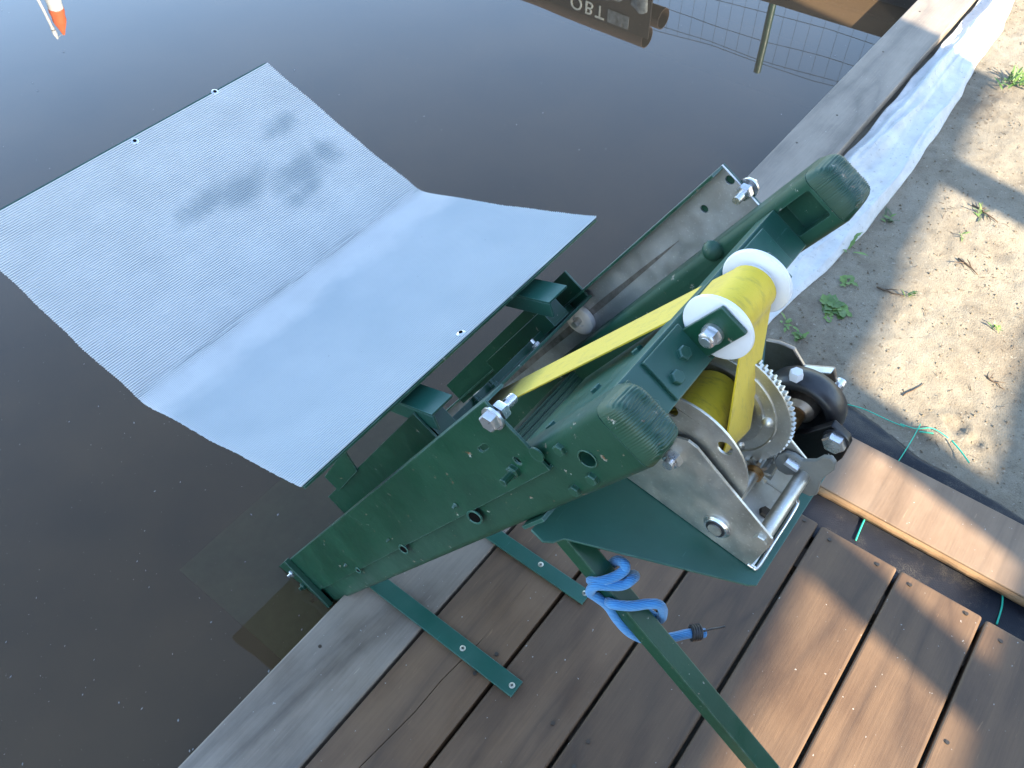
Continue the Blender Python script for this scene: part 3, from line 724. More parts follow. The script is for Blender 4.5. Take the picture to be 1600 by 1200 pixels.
# side plates, arms, cross plate, wheels
PX0, PX1 = .027, .336
for xp in (PX0, PX1):
    m = MB(); m.box(RF(xp, .306, -.012), EX * .003, U * .50, V * .047); m.build("side_plate", GREEN, ca, bevel=.0005)
for (xa, xb) in ((.031, .068), (.262, .302)):
    d = np.array([.277, .242]); d /= np.linalg.norm(d)
    D = d[0] * U + d[1] * V; Nn = d[0] * V - d[1] * U
    o_ = RF(xa, .281, .0165)
    m = MB(); m.box(o_, EX * (xb - xa), D * .39, Nn * .0035)
    m.box(o_ - Nn * .022, EX * .0035, D * .39, Nn * .0218); m.build("arm", GREEN2, ca, bevel=.0006)
    m = MB(); q0 = o_ + D * .02 - Nn * .0; m.box(RF(xa + .004, .312, -.010), EX * (xb - xa - .008), U * .20, V * .028); m.build("spacer", GREEN, ca)
m = MB(); m.box(RF(PX0 - .001, .3045, -.0165), EX * (PX1 - PX0 + .006), U * .15, V * .0042); xp_ = m.build("cross_plate", GREEN, ca, bevel=.0006)
m = MB(); m.box(RF(PX0 + .004, .345, -.0118), EX * (PX1 - PX0 - .006), U * .004, V * .010); m.build("stiffener", GREEN, xp_)
for x_, u_ in ((.235, .33), (.15, .335), (.12, .34)):
    MB().hexa(RF(x_, u_, -.0122), V, .0062, .005).cyl(RF(x_, u_, -.007), RF(x_, u_, -.001), .0032, 10).build("bolt", BOLT if x_ > .2 else GREEN, xp_)
for (xa, xb, mt) in ((PX1 + .0005, .3465, DIRTYNYLON), (-.050, -.038, NYLON)):
    for u_ in (.362, .74):
        m = MB(); m.lathe(RF(xa, u_, -.030), RF(xb, u_, -.030), [(.25, .0090), (0, .0100), (.0, .0225), (.10, .0240), (.5, .0242), (.9, .0240), (1, .0225)], 32); wh = m.build("wheel", mt, ca, smooth=True)
        m = MB(); m.cyl(RF(PX1 - .01 if xa > 0 else -.036, u_, -.03), RF(xa + .003 if xa > 0 else PX0 + .001, u_, -.03), .005, 12); m.build("axle", BOLT, wh)
# lower bracket between the near side plate and the cradle
bq = [ruv(q, .024) for q in ((538, 703), (559, 735), (530, 766), (508, 744))]
m = MB(); m.prism(bq, RF(.0225, 0, 0), U, V, EX, .003); m.build("brace", GREEN, ca)

# ------------------------------------------------------------------ strap
m = MB(); tm = MB()
def ribbon(m, L, Rr, th, fn):
    n = len(L)
    vs = []
    for a_, b_ in zip(L, Rr): vs += [np.asarray(a_), np.asarray(b_)]
    vs2 = []
    for i in range(n):
        d = (np.asarray(L[min(i + 1, n - 1)]) + Rr[min(i + 1, n - 1)]) - (np.asarray(L[max(i - 1, 0)]) + Rr[max(i - 1, 0)])
        nn = np.cross(d, np.asarray(Rr[i]) - np.asarray(L[i])); nn /= np.linalg.norm(nn) + 1e-12
        vs2 += [vs[2 * i] + nn * th, vs[2 * i + 1] + nn * th]
    k = len(vs); fs = []
    for i in range(n - 1):
        a_, b_, c_, d_ = 2 * i, 2 * i + 1, 2 * i + 3, 2 * i + 2
        fs += [(a_, b_, c_, d_), (a_ + k, d_ + k, c_ + k, b_ + k), (a_, d_, d_ + k, a_ + k), (b_, b_ + k, c_ + k, c_)]
    fs += [(0, k, k + 1, 1), (k - 2, k - 1, 2 * k - 1, 2 * k - 2)]
    m.add(vs + vs2, fs)
SR = .0208; Lp = []; Rp = []
# from the carriage, up to the roller
top_t = (UA + SR * math.sin(.12), VA + SR * math.cos(.12))
for i in range(9):
    t = i / 8; u_ = .415 + (top_t[0] - .415) * t; v_ = -.0195 + (top_t[1] + .0195) * t
    wx = .026; cx = .150 - .005 * t
    tw = (1 - t) * .35
    Lp.append(RF(cx - wx * math.cos(tw), u_, v_ - wx * math.sin(tw) * .5)); Rp.append(RF(cx + wx * math.cos(tw), u_, v_ + wx * math.sin(tw) * .5 - .004 * (1 - t)))
# over the roller (v+ side, over the top -u, to the v- side)
for i in range(1, 15):
    a_ = .12 - i / 14 * (math.pi + .02)
    Lp.append(RF(.119, UA + SR * math.sin(a_), VA + SR * math.cos(a_))); Rp.append(RF(.171, UA + SR * math.sin(a_), VA + SR * math.cos(a_)))
# down to the drum
DC = (.0550, .0800); DR = .0465
st = Lp[-1], Rp[-1]; eL, eR = WF(.082, .0875, .108), WF(.128, .0950, .0900)
for i in range(1, 13):
    t = i / 12; Lp.append(st[0] * (1 - t) + eL * t); Rp.append(st[1] * (1 - t) + eR * t)
for bl, hl, br, hr in ((.0900, .094, .0945, .080), (.0895, .078, .0920, .066), (.0850, .062, .0850, .052), (.074, .046, .072, .040)): Lp.append(WF(.081, bl, hl)); Rp.append(WF(.127, br, hr))
ribbon(m, Lp, Rp, .0016, None)
so = m.build("winch_strap", STRAP, smooth=True, origin=Lp[0]); tag(so, "yellow webbing strap running from the carriage over the white roller to the winch", "strap")

# ------------------------------------------------------------------ winch
wi = thing("hand_winch", WF(.105, .1, 0), "grey steel hand winch with black brake wheel on the green plate", "winch")
prof_ = [(.012, 0), (.1690, 0), (.1712, .004), (.1712, .0585), (.1685, .063), (.0700, .1125), (.060, .1135), (.048, .106), (.035, .08), (.012, .012)]
for xs in (.0585, .1500):
    hs = [circle(.1608, .0552, .003, 10)] if xs < .1 else []
    m = MB(); m.prism(prof_, WF(xs, 0, .0012), WB, WN, EX, .0028, holes=hs); m.build("side_plate", ZINC, wi, bevel=.0007)
m = MB(); m.box(WF(.0614, .014, .0012), EX * .0885, WB * .160, WN * .0028); bs_ = m.build("base_plate", ZINC, wi, bevel=.0006)
m = MB(); lip = catmull([WF(.0590, .168, .004), WF(.0600, .1745, .003), WF(.064, .1775, .003), WF(.10, .1775, .0035), WF(.146, .1770, .004), WF(.1515, .173, .008), WF(.152, .170, .014)], 6)
m.tube(lip, .0022, 8); m.build("front_lip", BOLT, bs_, smooth='all')
for (x_, b_) in ((.085, .135), (.13, .125), (.118, .155)): MB().hexa(WF(x_, b_, .004), WN, .006, .0045).build("bolt", DARKM, bs_)
# drum
dr = MB(); dr.lathe(WF(.0695, *DC), WF(.1405, *DC), [(0, .020), (1, .020)], 32); do = dr.build("drum", ZINC, wi, smooth=True)
def disc(x0_, x1_, r, holes, nm, mt, lipr=0):
    m = MB(); pts = circle(DC[0], DC[1], r, 56); m.prism(pts, WF(x0_, 0, 0), WB, WN, EX, x1_ - x0_, holes=holes); return m.build(nm, mt, do, smooth=True, bevel=.0006)
hn = [circle(*wbh(q, .0665), .0075, 14) for q in ((1133, 700), (1048, 640))]
disc(.0660, .0684, .0712, hn, "flange", ZINC)
disc(.1395, .1415, .0765, [], "flange", ZINC)
m = MB(); ring = [WF(.1392, DC[0] + .0625 * math.cos(a), DC[1] + .0625 * math.sin(a)) for a in [2 * math.pi * k / 48 for k in range(49)]]; m.tube(ring, .0014, 6); m.build("pressed_ring", ZINC, do, smooth='all')
for g in range(6):
    a = g * math.pi / 3 + .35; MB().lathe(WF(.1396, DC[0] + .054 * math.cos(a), DC[1] + .054 * math.sin(a)), WF(.1345, DC[0] + .054 * math.cos(a), DC[1] + .054 * math.sin(a)), [(0, .0068), (.4, .0058), (.8, .0035), (1, .0006)], 14).build("rivet", ZINC, do, smooth=True)
m = MB(); m.lathe(WF(.137, *DC), WF(.1393, *DC), [(0, .0500), (1, .0510)], 40); m.build("hub_disc", ZINC, do, smooth=True)
gear = []
NT = 78
for k in range(NT):
    a = 2 * math.pi * k / NT
    for da, r in ((-.30, .0750), (-.13, .0782), (.13, .0782), (.30, .0750)): gear.append((DC[0] + r * math.cos(a + da * 2 * math.pi / NT), DC[1] + r * math.sin(a + da * 2 * math.pi / NT)))
m = MB(); m.prism(gear, WF(.1420, 0, 0), WB, WN, EX, .0055); m.build("gear", ZINC, do)
# wound webbing
m = MB(); spl, spr = [], []
for k in range(150):
    a = 2.2 - k / 149 * 2 * math.pi * 5; r = .026 + .0275 * (k / 149); rb = r * .66; j = .0012 * math.sin(k * .37)
    spl.append(WF(.078 + j, DC[0] - .003 + rb * math.cos(a), DC[1] + r * math.sin(a))); spr.append(WF(.131 + j, DC[0] - .003 + rb * math.cos(a), DC[1] + r * math.sin(a)))
ribbon(m, spl, spr, .0015, None); wb_ = m.build("wound_webbing", STRAPD, do, smooth=True)
# axle bolt, spacer
m = MB(); m.cyl(WF(.046, .0570, .0815), WF(.160, .0550, .080), .0052, 14); m.hexa(WF(.0585, .0570, .0815), -EX, .0095, .008); m.lathe(WF(.0662, *DC), WF(.0612, *DC), [(0, .013), (1, .010)], 20); m.build("axle_bolt", BOLT, wi, smooth=True)
# pinion shaft with bearing, pinion, tie tube
SB_ = (.1245, .0285)
m = MB(); m.cyl(WF(.0562, *SB_), WF(.215, *SB_), .0063, 18); sh = m.build("pinion_shaft", ZINC, wi, smooth=True)
m = MB(); m.lathe(WF(.0583, *SB_), WF(.0540, *SB_), [(0, .0142), (.5, .0140), (1, .0118)], 28); m.build("bearing", BOLT, sh, smooth=True)
m = MB(); m.cyl(WF(.0541, *SB_), WF(.0535, *SB_), .0098, 24); m.build("seal", RUBBER, sh, smooth=True)
m = MB(); m.cyl(WF(.0536, *SB_), WF(.0520, *SB_), .0070, 20); m.build("shaft_end", ZINC, sh, smooth=True)
pin = []
for k in range(11):
    a = 2 * math.pi * k / 11
    for da, r in ((-.33, .0095), (-.14, .0165), (.14, .0165), (.33, .0095)): pin.append((SB_[0] + r * math.cos(a + da * .571), SB_[1] + r * math.sin(a + da * .571)))
m = MB(); m.prism(pin, WF(.136, 0, 0), WB, WN, EX, .013); m.build("pinion", ZINC, sh)
m = MB(); m.lathe(WF(.1300, *SB_), WF(.1355, *SB_), [(0, .0092), (1, .0092)], 20); m.build("collar", BRASS, sh, smooth=True)
TB = (.1615, .0555)
m = MB(); m.cyl(WF(.0613, *TB), WF(.1505, *TB), .0074, 22); tt = m.build("tie_tube", ZINC, wi, smooth=True)
m = MB(); m.hexa(WF(.0585, *TB), -EX, .0068, .0042); m.build("bolt", ZINC, tt)
# pawl
pq = [wbh(q, .143) for q in ((1208, 722), (1214, 712), (1226, 708), (1240, 713), (1252, 722), (1272, 722), (1284, 716), (1297, 717), (1304, 726), (1302, 737), (1286, 748), (1280, 756), (1275, 775), (1264, 777), (1246, 768), (1247, 752), (1242, 744), (1228, 744), (1214, 736))]
m = MB(); m.prism(pq, WF(.1440, 0, 0), WB, WN, EX, .0050); pw = m.build("pawl", HANDLE, wi, bevel=.0012, smooth=True)
m = MB(); p_ = wbh((1243, 722), .1435); m.box(WF(.136, p_[0] - .008, p_[1] - .004), EX * .008, WB * .014, WN * .005); m.build("pawl_stop", BOLT, pw, bevel=.0006)
# brake wheel, hub, crank lug and handle plate beyond the far side plate
BRx0, BRx1, BRC = .2220, .2520, (.1250, .0340)
m = MB(); m.lathe(WF(BRx0, *BRC), WF(BRx1, *BRC), [(.75, .017), (.70, .021), (.45, .0265), (.10, .0300), (.0, .0330), (.0, .0390), (.08, .0418), (.30, .0434), (.6, .0438), (.92, .0425), (1, .039)], 56); bw = m.build("brake_wheel", RUBBER, wi, smooth='all')
m = MB(); m.lathe(WF(.2225, *BRC), WF(.244, *BRC), [(0, .0105), (.25, .0165), (1, .0190)], 28); m.build("hub", RUSTY, bw, smooth=True)
m = MB(); m.lathe(WF(.156, .1235, .033), WF(.2235, *BRC), [(0, .0125), (.55, .0125), (.58, .0098), (.95, .0098), (1, .0085)], 26); m.build("bushing", BRASS, bw, smooth=True)
m = MB(); pn_ = wbh((1243, 600), BRx0 + .008); pv = WF(BRx0 + .008, pn_[0], pn_[1] - .004); dv = WF(0, -.28, .96) - W0; dv /= np.linalg.norm(dv)
m.cyl(pv, pv + dv * .016, .0035, 14); m.hexa(pv + dv * .012, dv, .0072, .010); m.build("nylon_screw", NYLON, bw, smooth=True)
lug = [wbh(q, .205) for q in ((1232, 678), (1262, 676), (1300, 664), (1324, 686), (1327, 696), (1316, 716), (1300, 728), (1272, 720), (1240, 708))]
m = MB(); m.prism(lug, WF(.2040, 0, 0), WB, WN, EX, .010); lg = m.build("crank_lug", BLACKM, wi, bevel=.002, seg=3, smooth=True)
p_ = wbh((1306, 688), .203); m = MB(); m.lathe(WF(.2045, *p_), WF(.2022, *p_), [(0, .0135), (1, .0135)], 24); m.build("washer", RUBBER, lg, smooth=True)
m = MB(); m.hexa(WF(.2022, *p_), -EX, .0118, .0085); m.build("bolt_head", BOLT, lg)
p_ = wbh((1297, 714), .2035); m = MB(); stp = [(p_[0] + (.0042 if k % 2 == 0 else .0016) * math.cos(k * math.pi / 5), p_[1] + (.0042 if k % 2 == 0 else .0016) * math.sin(k * math.pi / 5)) for k in range(10)]
m.prism(stp, WF(.2036, 0, 0), WB, WN, EX, .0003); m.build("star_mark", STAR, lg)
m = MB(); fpq = [wbh(q, .1535) for q in ((1228, 683), (1231, 684), (1262, 722), (1262, 728))]
hq = [wbh(q, .276) for q in ((1196, 532), (1216, 536), (1240, 546), (1256, 573), (1303, 577), (1309, 610), (1296, 640), (1240, 650), (1190, 600))]
m.v = []; m.f = []; m.prism(hq, WF(.276, 0, 0), WB, WN, EX, .0050); hp = m.build("handle_plate", RUSTY, wi, bevel=.0012, smooth=True)
hq2 = [wbh(q, .255) for q in ((1256, 577), (1262, 573), (1304, 580), (1303, 586))]
m = MB(); m.box(WF(.2680, hq[3][0], hq[3][1] - .002), EX * .010, np.array(WF(0, *hq[4])) - WF(0, *hq[3]), WN * .003); m.build("folded_lip", ZINC, hp, bevel=.001)
p_ = wbh((1308, 606), .274); m = MB(); m.lathe(WF(.273, *p_), WF(.284, *p_), [(0, .003), (.3, .006), (1, .006)], 16); m.build("rivet", BOLT, hp, smooth=True)
m = MB(); m.cyl(WF(.250, *BRC), WF(.284, *BRC), .008, 16); m.build("handle_spindle", ZINC, wi, smooth=True)

# ------------------------------------------------------------------ blue rope on the strut
VD = np.array(A_ + SDIR * .1 - CAM); VD /= np.linalg.norm(VD)
PN = VD - (VD @ SDIR) * SDIR
def rp(q, off):
    p = hitplane((800 + q[0] / 3, 800 + q[1] / 3), A_, PN); return p - VD * off
F, Bk = .0215, -.020
path = [((455, 250), Bk), ((490, 228), 0), ((530, 250), F), ((528, 280), F), ((480, 312), F), ((415, 333), F), ((375, 325), .006), ((375, 303), Bk), ((460, 300), Bk), ((545, 290), Bk), ((577, 300), .006), ((560, 325), F),
        ((520, 348), F), ((455, 350), F), ((398, 350), F), ((368, 376), .004), ((400, 400), 0), ((450, 440), -.004), ((490, 500), -.008), ((545, 560), -.012), ((605, 592), Bk), ((680, 600), Bk - .006), ((760, 588), Bk - .01), ((820, 574), Bk - .014), ((865, 568), Bk - .018), ((915, 568), Bk - .02)]
rope = MB().tube(catmull([rp(q, o_) for q, o_ in path], 6), .0051, 10)
rope.tube(catmull([rp(q, o_) for q, o_ in (((450, 400), Bk), ((452, 418), 0), ((480, 436), F), ((560, 443), F), ((630, 434), F), ((685, 436), F), ((707, 465), .004), ((690, 500), Bk), ((600, 440), Bk))], 6), .0051, 10)
ro_ = rope.build("blue_rope", ROPE, smooth='all', origin=A_); tag(ro_, "blue cord wound round the green strut with a whipped end", "rope")
m = MB()
for k in range(4):
    c0 = rp((852 + k * 12, 568 - k * 1.5), Bk - .018); ax = rp((915, 566), Bk - .018) - rp((850, 570), Bk - .018); ax /= np.linalg.norm(ax); t1 = np.cross(ax, VD); t1 /= np.linalg.norm(t1); t2 = np.cross(ax, t1)
    m.tube([c0 + .0072 * (math.cos(a) * t1 + math.sin(a) * t2) for a in [2 * math.pi * j / 14 for j in range(15)]], .0021, 6)
m.tube(catmull([rp((905, 560), Bk - .012), rp((950, 548), Bk - .016), rp((985, 543), Bk - .02), rp((1015, 536), Bk - .022)], 5), .0012, 6)
m.build("whipping", RUBBER, ro_, smooth='all')

# ------------------------------------------------------------------ green plate added to imitate the cradle's reflection, floating specks
REFLECTION_GREEN = simple("cradle_reflection_green", (.26, .42, .24), .8, .0004, 90, .25)  # green of the cradle's reflection put into the plate colour
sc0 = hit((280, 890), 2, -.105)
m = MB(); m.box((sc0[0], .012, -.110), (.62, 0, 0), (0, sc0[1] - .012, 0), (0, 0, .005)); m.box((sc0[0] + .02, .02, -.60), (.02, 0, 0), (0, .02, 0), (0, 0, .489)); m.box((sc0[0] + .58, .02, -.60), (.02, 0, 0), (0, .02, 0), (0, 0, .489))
tag(m.build("cradle_reflection_plate", REFLECTION_GREEN, bevel=.001, origin=(.1, .2, -.6)), "faint green plate lying just under the pond water below the lift rail", "reflection_plate")
m = MB(); rs = random.Random(11)
for i in range(560):
    q = (rs.uniform(-20, 1400), rs.uniform(-20, 1220)); 
    if rs.random() < .45: q = (rs.uniform(-20, 520), rs.uniform(430, 1220))
    p = hit(q, 2, WZ + .0006)
    if p[1] < .01 or p[0] > 2.7: continue
    r = (.0005 + .0024 * rs.random() ** 5) * (np.linalg.norm(p - CAM) / 1.5); a = rs.random() * 6.28; e = rs.uniform(.2, .6); a = rs.gauss(.5, .5)
    m.add([(p[0] + r * (math.cos(a) * cx - math.sin(a) * cy * e), p[1] + r * (math.sin(a) * cx + math.cos(a) * cy * e), WZ + .0008 + h) for cx, cy, h in ((1, 0, 0), (0, 1, 0), (-1, 0, 0), (0, -1, 0), (0, 0, .0006))], [(0, 1, 4), (1, 2, 4), (2, 3, 4), (3, 0, 4)])
tag(m.build("floating_specks", simple("pale_fluff", (.24, .245, .25), .9)), "pale specks of fluff floating on the pond water", "specks", kind="stuff")

# ------------------------------------------------------------------ weeds and twigs on the sand
def weed(q, n, L, wd, mt, seed, flat, label, cat="weed"):
    p = hit(q, 2, -.045); p[2] = sand_z(p[0], p[1]); r_ = random.Random(seed)
    t = thing("weed", p, label, cat, "weeds on the sand")
    for k in range(n):
        a = r_.uniform(0, 6.28); l = L * .82 * r_.uniform(.5, 1.1); el = r_.uniform(*flat); cx, cy = r_.gauss(0, L * .22), r_.gauss(0, L * .22)
        d = np.array([math.cos(a), math.sin(a)]); sd_ = np.array([-d[1], d[0]]); m = MB(); pr = []
        for j in range(6):
            s = j / 5; h = l * (math.sin(el) * s - .35 * s * s * math.cos(el)) + .002; rr = l * s * math.cos(el)
            wj = wd * (math.sin(math.pi * min(1, .12 + s * .88)) ** .7) * (1 + .35 * math.sin(j * 2.6 + k)) + .0002
            for sg in (-1, 0, 1): pr.append((p[0] + cx + d[0] * rr + sd_[0] * wj * sg, p[1] + cy + d[1] * rr + sd_[1] * wj * sg, p[2] + max(h, .002) + (.0 if sg else -.15 * wj)))
        m.add(pr, [(j * 3 + i, j * 3 + i + 1, j * 3 + 4 + i, j * 3 + 3 + i) for j in range(5) for i in range(2)])
        m.build("leaf", mt if k % 3 else LEAF[1], t, smooth='all', recalc=False)
weed((1300, 482), 26, .046, .009, LEAF[0], 1, (.1, .6), "broad-leaved green weed on shaded sand beside the felt strip")
weed((1330, 388), 4, .06, .004, LEAF[1], 2, (.4, .9), "small forked seedling touching the edge of the white felt")
weed((1320, 440), 10, .035, .005, LEAF[1], 3, (.2, .7), "tiny feathery seedling just above the broad-leaved weed")
weed((1247, 530), 10, .035, .004, LEAF[0], 4, (.2, .9), "small dark tuft close behind the winch brake")
weed((1585, 130), 34, .075, .0035, LEAF[0], 5, (.3, 1.2), "grassy tuft with dry stalks at the right edge of the sand", "grass")
weed((1419, 462), 8, .035, .0022, LEAF[1], 6, (.5, 1.2), "short grass tuft at the edge of the sunlit sand", "grass")
weed((1560, 515), 8, .035, .002, LEAF[1], 7, (.4, 1.1), "thin grass tuft in the middle of the sunlit sand", "grass")
weed((1395, 340), 12, .04, .003, LEAF[2], 8, (.3, .9), "dull tuft in shade between felt and upper sun patch", "grass")
weed((1535, 330), 12, .045, .002, LEAF[2], 9, (.2, .8), "dry brownish tuft between the two sun patches", "grass")
weed((1225, 510), 8, .03, .003, LEAF[1], 10, (.3, .9), "pale seedling right beside the hanging yellow strap")
weed((1505, 368), 6, .03, .0015, LEAF[1], 12, (.3, .9), "few grass blades on a shadow strip across the sand", "grass")
def twig(q0, q1, r, label, br=2, seed=0):
    a, b = hit(q0, 2, -.04), hit(q1, 2, -.04); r_ = random.Random(seed); m = MB()
    pts = []
    for k in range(6):
        t = k / 5; p = a * (1 - t) + b * t; p[0] += r_.gauss(0, .002); p[1] += r_.gauss(0, .002); p[2] = sand_z(p[0], p[1]) + r + .001; pts.append(p)
    m.tube(pts, [r * (1 - .5 * k / 5) for k in range(6)], 6); o = m.build("twig", TWIG, smooth='all', origin=pts[0])
    tag(o, label, "twig", "twigs on the sand")
    for k in range(br):
        i = 1 + k; e = pts[i] + np.array([r_.uniform(-.03, .03), r_.uniform(-.03, .03), .004]); m2 = MB(); m2.tube([pts[i], (pts[i] + e) / 2 + [0, 0, .002], e], [r * .7, r * .6, r * .3], 5); m2.build("side_twig", TWIG, o)
twig((1372, 448), (1412, 462), .0022, "dark twig lying beside the short grass tuft", 1, 1)
twig((1410, 618), (1445, 596), .0018, "thin straight twig near the black fabric in sunlit sand", 0, 2)
twig((1545, 585), (1572, 605), .0016, "forked little twig at the right of the sunlit sand", 2, 3)
twig((1500, 400), (1530, 425), .0024, "branching dry twig in the upper part of the sunlit sand", 3, 4)
twig((1520, 315), (1560, 345), .0024, "dry twig lying between the sun patches", 3, 5)

# ------------------------------------------------------------------ far bank, seen only as reflections
def mirror(q, H):
    """point H metres above the water whose reflection shows at pixel q"""
    p = hit(q, 2, WZ); d = p - CAM; hd = math.hypot(d[0], d[1]); sl_ = -d[2] / hd
    return np.array([p[0] + d[0] / hd * H / sl_, p[1] + d[1] / hd * H / sl_, WZ + H])
# wire fence
ft_ = mirror((1183, 112), 1.25); fl = mirror((1030, 48), 1.16); fr_ = mirror((1290, 130), 1.16)
fd = fr_ - fl; fd[2] = 0; fd /= np.linalg.norm(fd)
fe_ = thing("wire_fence", (ft_[0], ft_[1], -.06), "wire mesh fence with a green post mirrored in the pond", "fence")
for dx in (-3.4, -1.7, 0, 1.7):
    p = ft_ + fd * dx; lean = np.array([0, 0, 0]); m = MB(); m.cyl((p[0], p[1], -.06), p, .024, 10, .022)
    m.build("post", GREENP, fe_, smooth=True)
L0 = ft_ + fd * -3.4
WIRE = simple("green_wire", (.03, .045, .04), .5)
zt = ft_[2] - .06
for k, z in enumerate([zt - .0, zt - .025, zt - .14, zt - .30, zt - .47, zt - .64, zt - .82, zt - 1.0]):
    m = MB(); m.tube([(L0[0] + fd[0] * s * .34, L0[1] + fd[1] * s * .34, z + .012 * math.sin(s * 1.9 + k)) for s in range(16)], .0017, 5); m.build("line_wire", WIRE, fe_)
for k in range(64):
    p = L0 + fd * (.04 + k * .08); m = MB(); m.tube([(p[0], p[1], zt - .985), (p[0] + .004, p[1], zt - .5), (p[0], p[1], zt)], .0010, 4); m.build("upright_wire", WIRE, fe_)
# pipes on a crate
pt1 = mirror((1000, 80), 1.15); pt0 = mirror((815, 8), 1.15); pdv = pt0 - pt1; pdv[2] = 0; PLn = np.linalg.norm(pdv); pdv /= PLn
pr_ = np.array([pdv[1], -pdv[0], 0]); pr_ = pr_ if pr_ @ (CAM - pt1) > 0 else -pr_
RPp = .062; grp = "brown pipes stacked on the crate"
offs = [(0, -RPp, "topmost of three brown pipes on the dark crate", 0), (.064, -RPp - .108, "front brown pipe resting on the dark crate", .03), (-.064, -RPp - .108, "rear brown pipe resting on the dark crate", -.06)]
for (o_, dz, lab, sh_) in offs:
    c0 = pt1 - pr_ * (RPp - o_) + np.array([0, 0, dz]) + pdv * sh_; c1 = c0 + pdv * (PLn + .35)
    m = MB(); n = 28; ax = pdv; e1 = pr_; e2 = np.array([0, 0, 1.])
    for cc, r in ((c0, RPp), (c1, RPp), (c1, RPp - .005), (c0, RPp - .005)): m.v += [tuple(cc + r * (math.cos(2 * math.pi * i / n) * e1 + math.sin(2 * math.pi * i / n) * e2)) for i in range(n)]
    for j in range(4):
        for i in range(n): m.f.append((j * n + i, j * n + (i + 1) % n, ((j + 1) % 4) * n + (i + 1) % n, ((j + 1) % 4) * n + i))
    tag(m.build("pipe", PIPE, smooth=True, origin=c0), lab, "pipe", grp)
ct = WZ + 1.15 - 2 * RPp - .1085
cr = pt1 - pr_ * .30 - pdv * .09; cr[2] = 0
ck_ = thing("crate", (cr[0], cr[1], -.06), "dark brown timber crate lettered OBT under the brown pipes", "crate")
CW, CL = .36, PLn + .55
m = MB(); m.box(cr + [0, 0, -.06], pr_ * CW, pdv * CL, (0, 0, ct - .15 + .06)); m.build("body", CRATEW, ck_)
m = MB(); m.box(cr + pr_ * (CW + .008) + [0, 0, ct - .16], pr_ * .012, pdv * CL, (0, 0, .255)); m.build("front_board", CRATEW, ck_)
m = MB(); m.box(cr + pr_ * (CW + .0205) + pdv * .14 + [0, 0, ct + .005], pr_ * .004, pdv * .15, (0, 0, .075)); m.build("grey_panel", TARP, ck_)
fc = bpy.data.curves.new("lettering", 'FONT'); fc.body = "OBT"; fc.size = .115; fc.extrude = .002; fc.align_x = 'RIGHT'; fc.space_character = 1.25
fo = bpy.data.objects.new("lettering_source", fc); col.objects.link(fo); bpy.context.view_layer.update()
me = bpy.data.meshes.new_from_object(fo.evaluated_get(bpy.context.evaluated_depsgraph_get())); col.objects.unlink(fo); bpy.data.objects.remove(fo)
me.materials.clear(); me.materials.append(simple("letter_white", (.62, .66, .62), .6))
lo = bpy.data.objects.new("lettering", me); col.objects.link(lo); lo.parent = ck_
pos = cr + pr_ * (CW + .0225) + pdv * .315 + np.array([0, 0, ct + .002]) - ORG[ck_.name]
xa_ = -pdv
lo.matrix_local = Matrix(((xa_[0], 0, pr_[0], pos[0]), (xa_[1], 0, pr_[1], pos[1]), (0, 1, 0, pos[2]), (0, 0, 0, 1)))
lo.rotation_mode = 'XYZ'
m = MB(); s0 = cr + pr_ * (CW + .024)
m.grid(lambda a, b: s0 + pdv * (.02 + a * .42) + pr_ * (.05 * b + .02 * noise.noise(Vector((a * 4, b * 5, 0)))) + np.array([0, 0, ct - .06 - b * .45 + .05 * noise.noise(Vector((a * 5, b, 3)))]), 20, 16)
to = m.build("tarpaulin", TARP, smooth='all', origin=s0); tag(to, "mottled grey sheet hanging down the front of the lettered crate", "tarpaulin")
sm = to.modifiers.new("thick", 'SOLIDIFY'); sm.thickness = .004
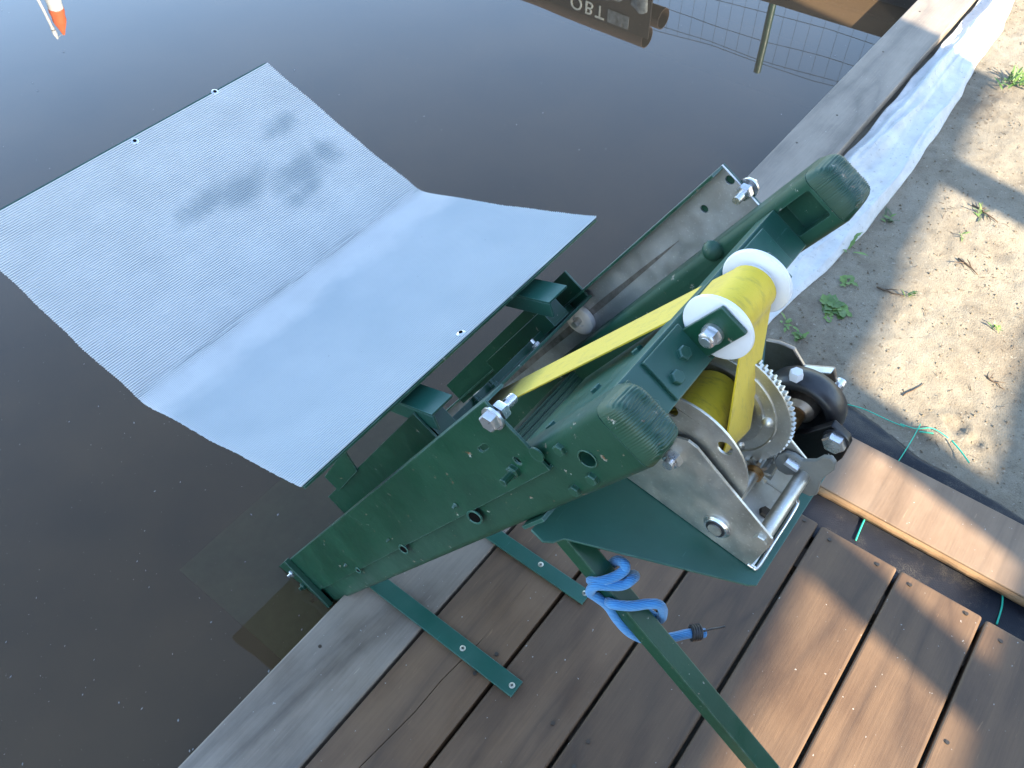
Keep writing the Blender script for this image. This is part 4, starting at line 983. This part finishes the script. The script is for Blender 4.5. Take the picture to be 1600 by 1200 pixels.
# windsock
wt = mirror((90, 61), 2.1); wl = mirror((56, 0), 1.50)
dirp = (wl - wt); dirp[2] = 0; base = wt + dirp * (2.1 / .60) * .55; base[2] = -.06
ws = thing("windsock", base, "limp orange and white windsock on a thin white pole mirrored in the pond", "windsock")
m = MB(); m.tube([base, base * .35 + wt * .65 + [0, 0, .0], wt + (base - wt) * .06], [.014, .012, .011], 10); m.build("pole", WHITE, ws, smooth=True)
m = MB(); pp = wt + (base - wt) * .055; m.cyl(pp - [0, 0, .02], pp + [0, 0, .012], .016, 12); m.build("band", RUBBER, ws)
m = MB(); m.lathe(wt + (base - wt) * .07, wt, [(0, .015), (.6, .018), (1, .008)], 12); m.build("pole_tip", WHITE, ws, smooth=True)
s_top = mirror((100, 55), 2.04); s_low = mirror((116, -25), 1.52); s_low = np.array([s_low[0] * .0 + s_top[0] + (s_low[0] - s_top[0]) * .25, s_top[1] + (s_low[1] - s_top[1]) * .25, s_low[2]])
m = MB(); m.tube([wt, (wt + s_top) / 2 - [0, 0, .01], s_top], .0025, 5); m.build("cord", WHITE, ws)
seg_ = [(0, .010, .26, ORANGE), (.26, .055, .48, ORANGE), (.48, .060, .70, WHITE), (.70, .062, 1.0, ORANGE)]
for i_, (t0, r0, t1, mt) in enumerate(seg_):
    r1 = seg_[i_ + 1][1] if i_ < 3 else .066; m = MB(); a0, a1 = s_top * (1 - t0) + s_low * t0, s_top * (1 - t1) + s_low * t1
    m.lathe(a0, a1, [(0, r0), (.4, r0 * .55 + r1 * .4), (.7, r0 * .3 + r1 * .75), (1, r1)], 10); m.build("sock_panel", mt, ws, smooth=True)

# ------------------------------------------------------------------ unseen timber screen added behind the camera: it shades the scene and lets the sun in through one slot
sc_ = thing("shade_screen", (0, -4.0, -.06), "unseen boarded screen added behind the deck, slotted to shape the sun patches", "wall")
def scr(x): return -4.0 + .09 * (x + .4)
def sboard(xa, xb, za, zb_, nm="board", dy=.03):
    m = MB(); m.prism([(xa, scr(xa)), (xb, scr(xb)), (xb, scr(xb) - dy), (xa, scr(xa) - dy)], (0, 0, za), EX, (0, 1, 0), (0, 0, 1), zb_ - za); m.build(nm, DARKWOOD, sc_)
ZL, ZH = 1.835, 2.035
n_ = 10
for k in range(n_): sboard(-4.0, 2.2, -.06 + k * (ZL + .06) / n_, -.06 + (k + 1) * (ZL + .06) / n_ - .0)
for k in range(12): sboard(-4.5, 1.50, ZH + k * .38, ZH + (k + 1) * .38)
for xa, wd in ((-.39, .10), (-.03, .15), (.93, .12), (-2.2, .12), (-3.6, .12)):
    m = MB(); m.box((xa - wd / 2, scr(xa) - .10, -.06), (wd, 0, 0), (0, .065, 0), (0, 0, 6.6)); m.build("post", DARKWOOD, sc_)
print("triangles", sum(len(o.data.polygons) for o in bpy.data.objects if o.type == 'MESH'))
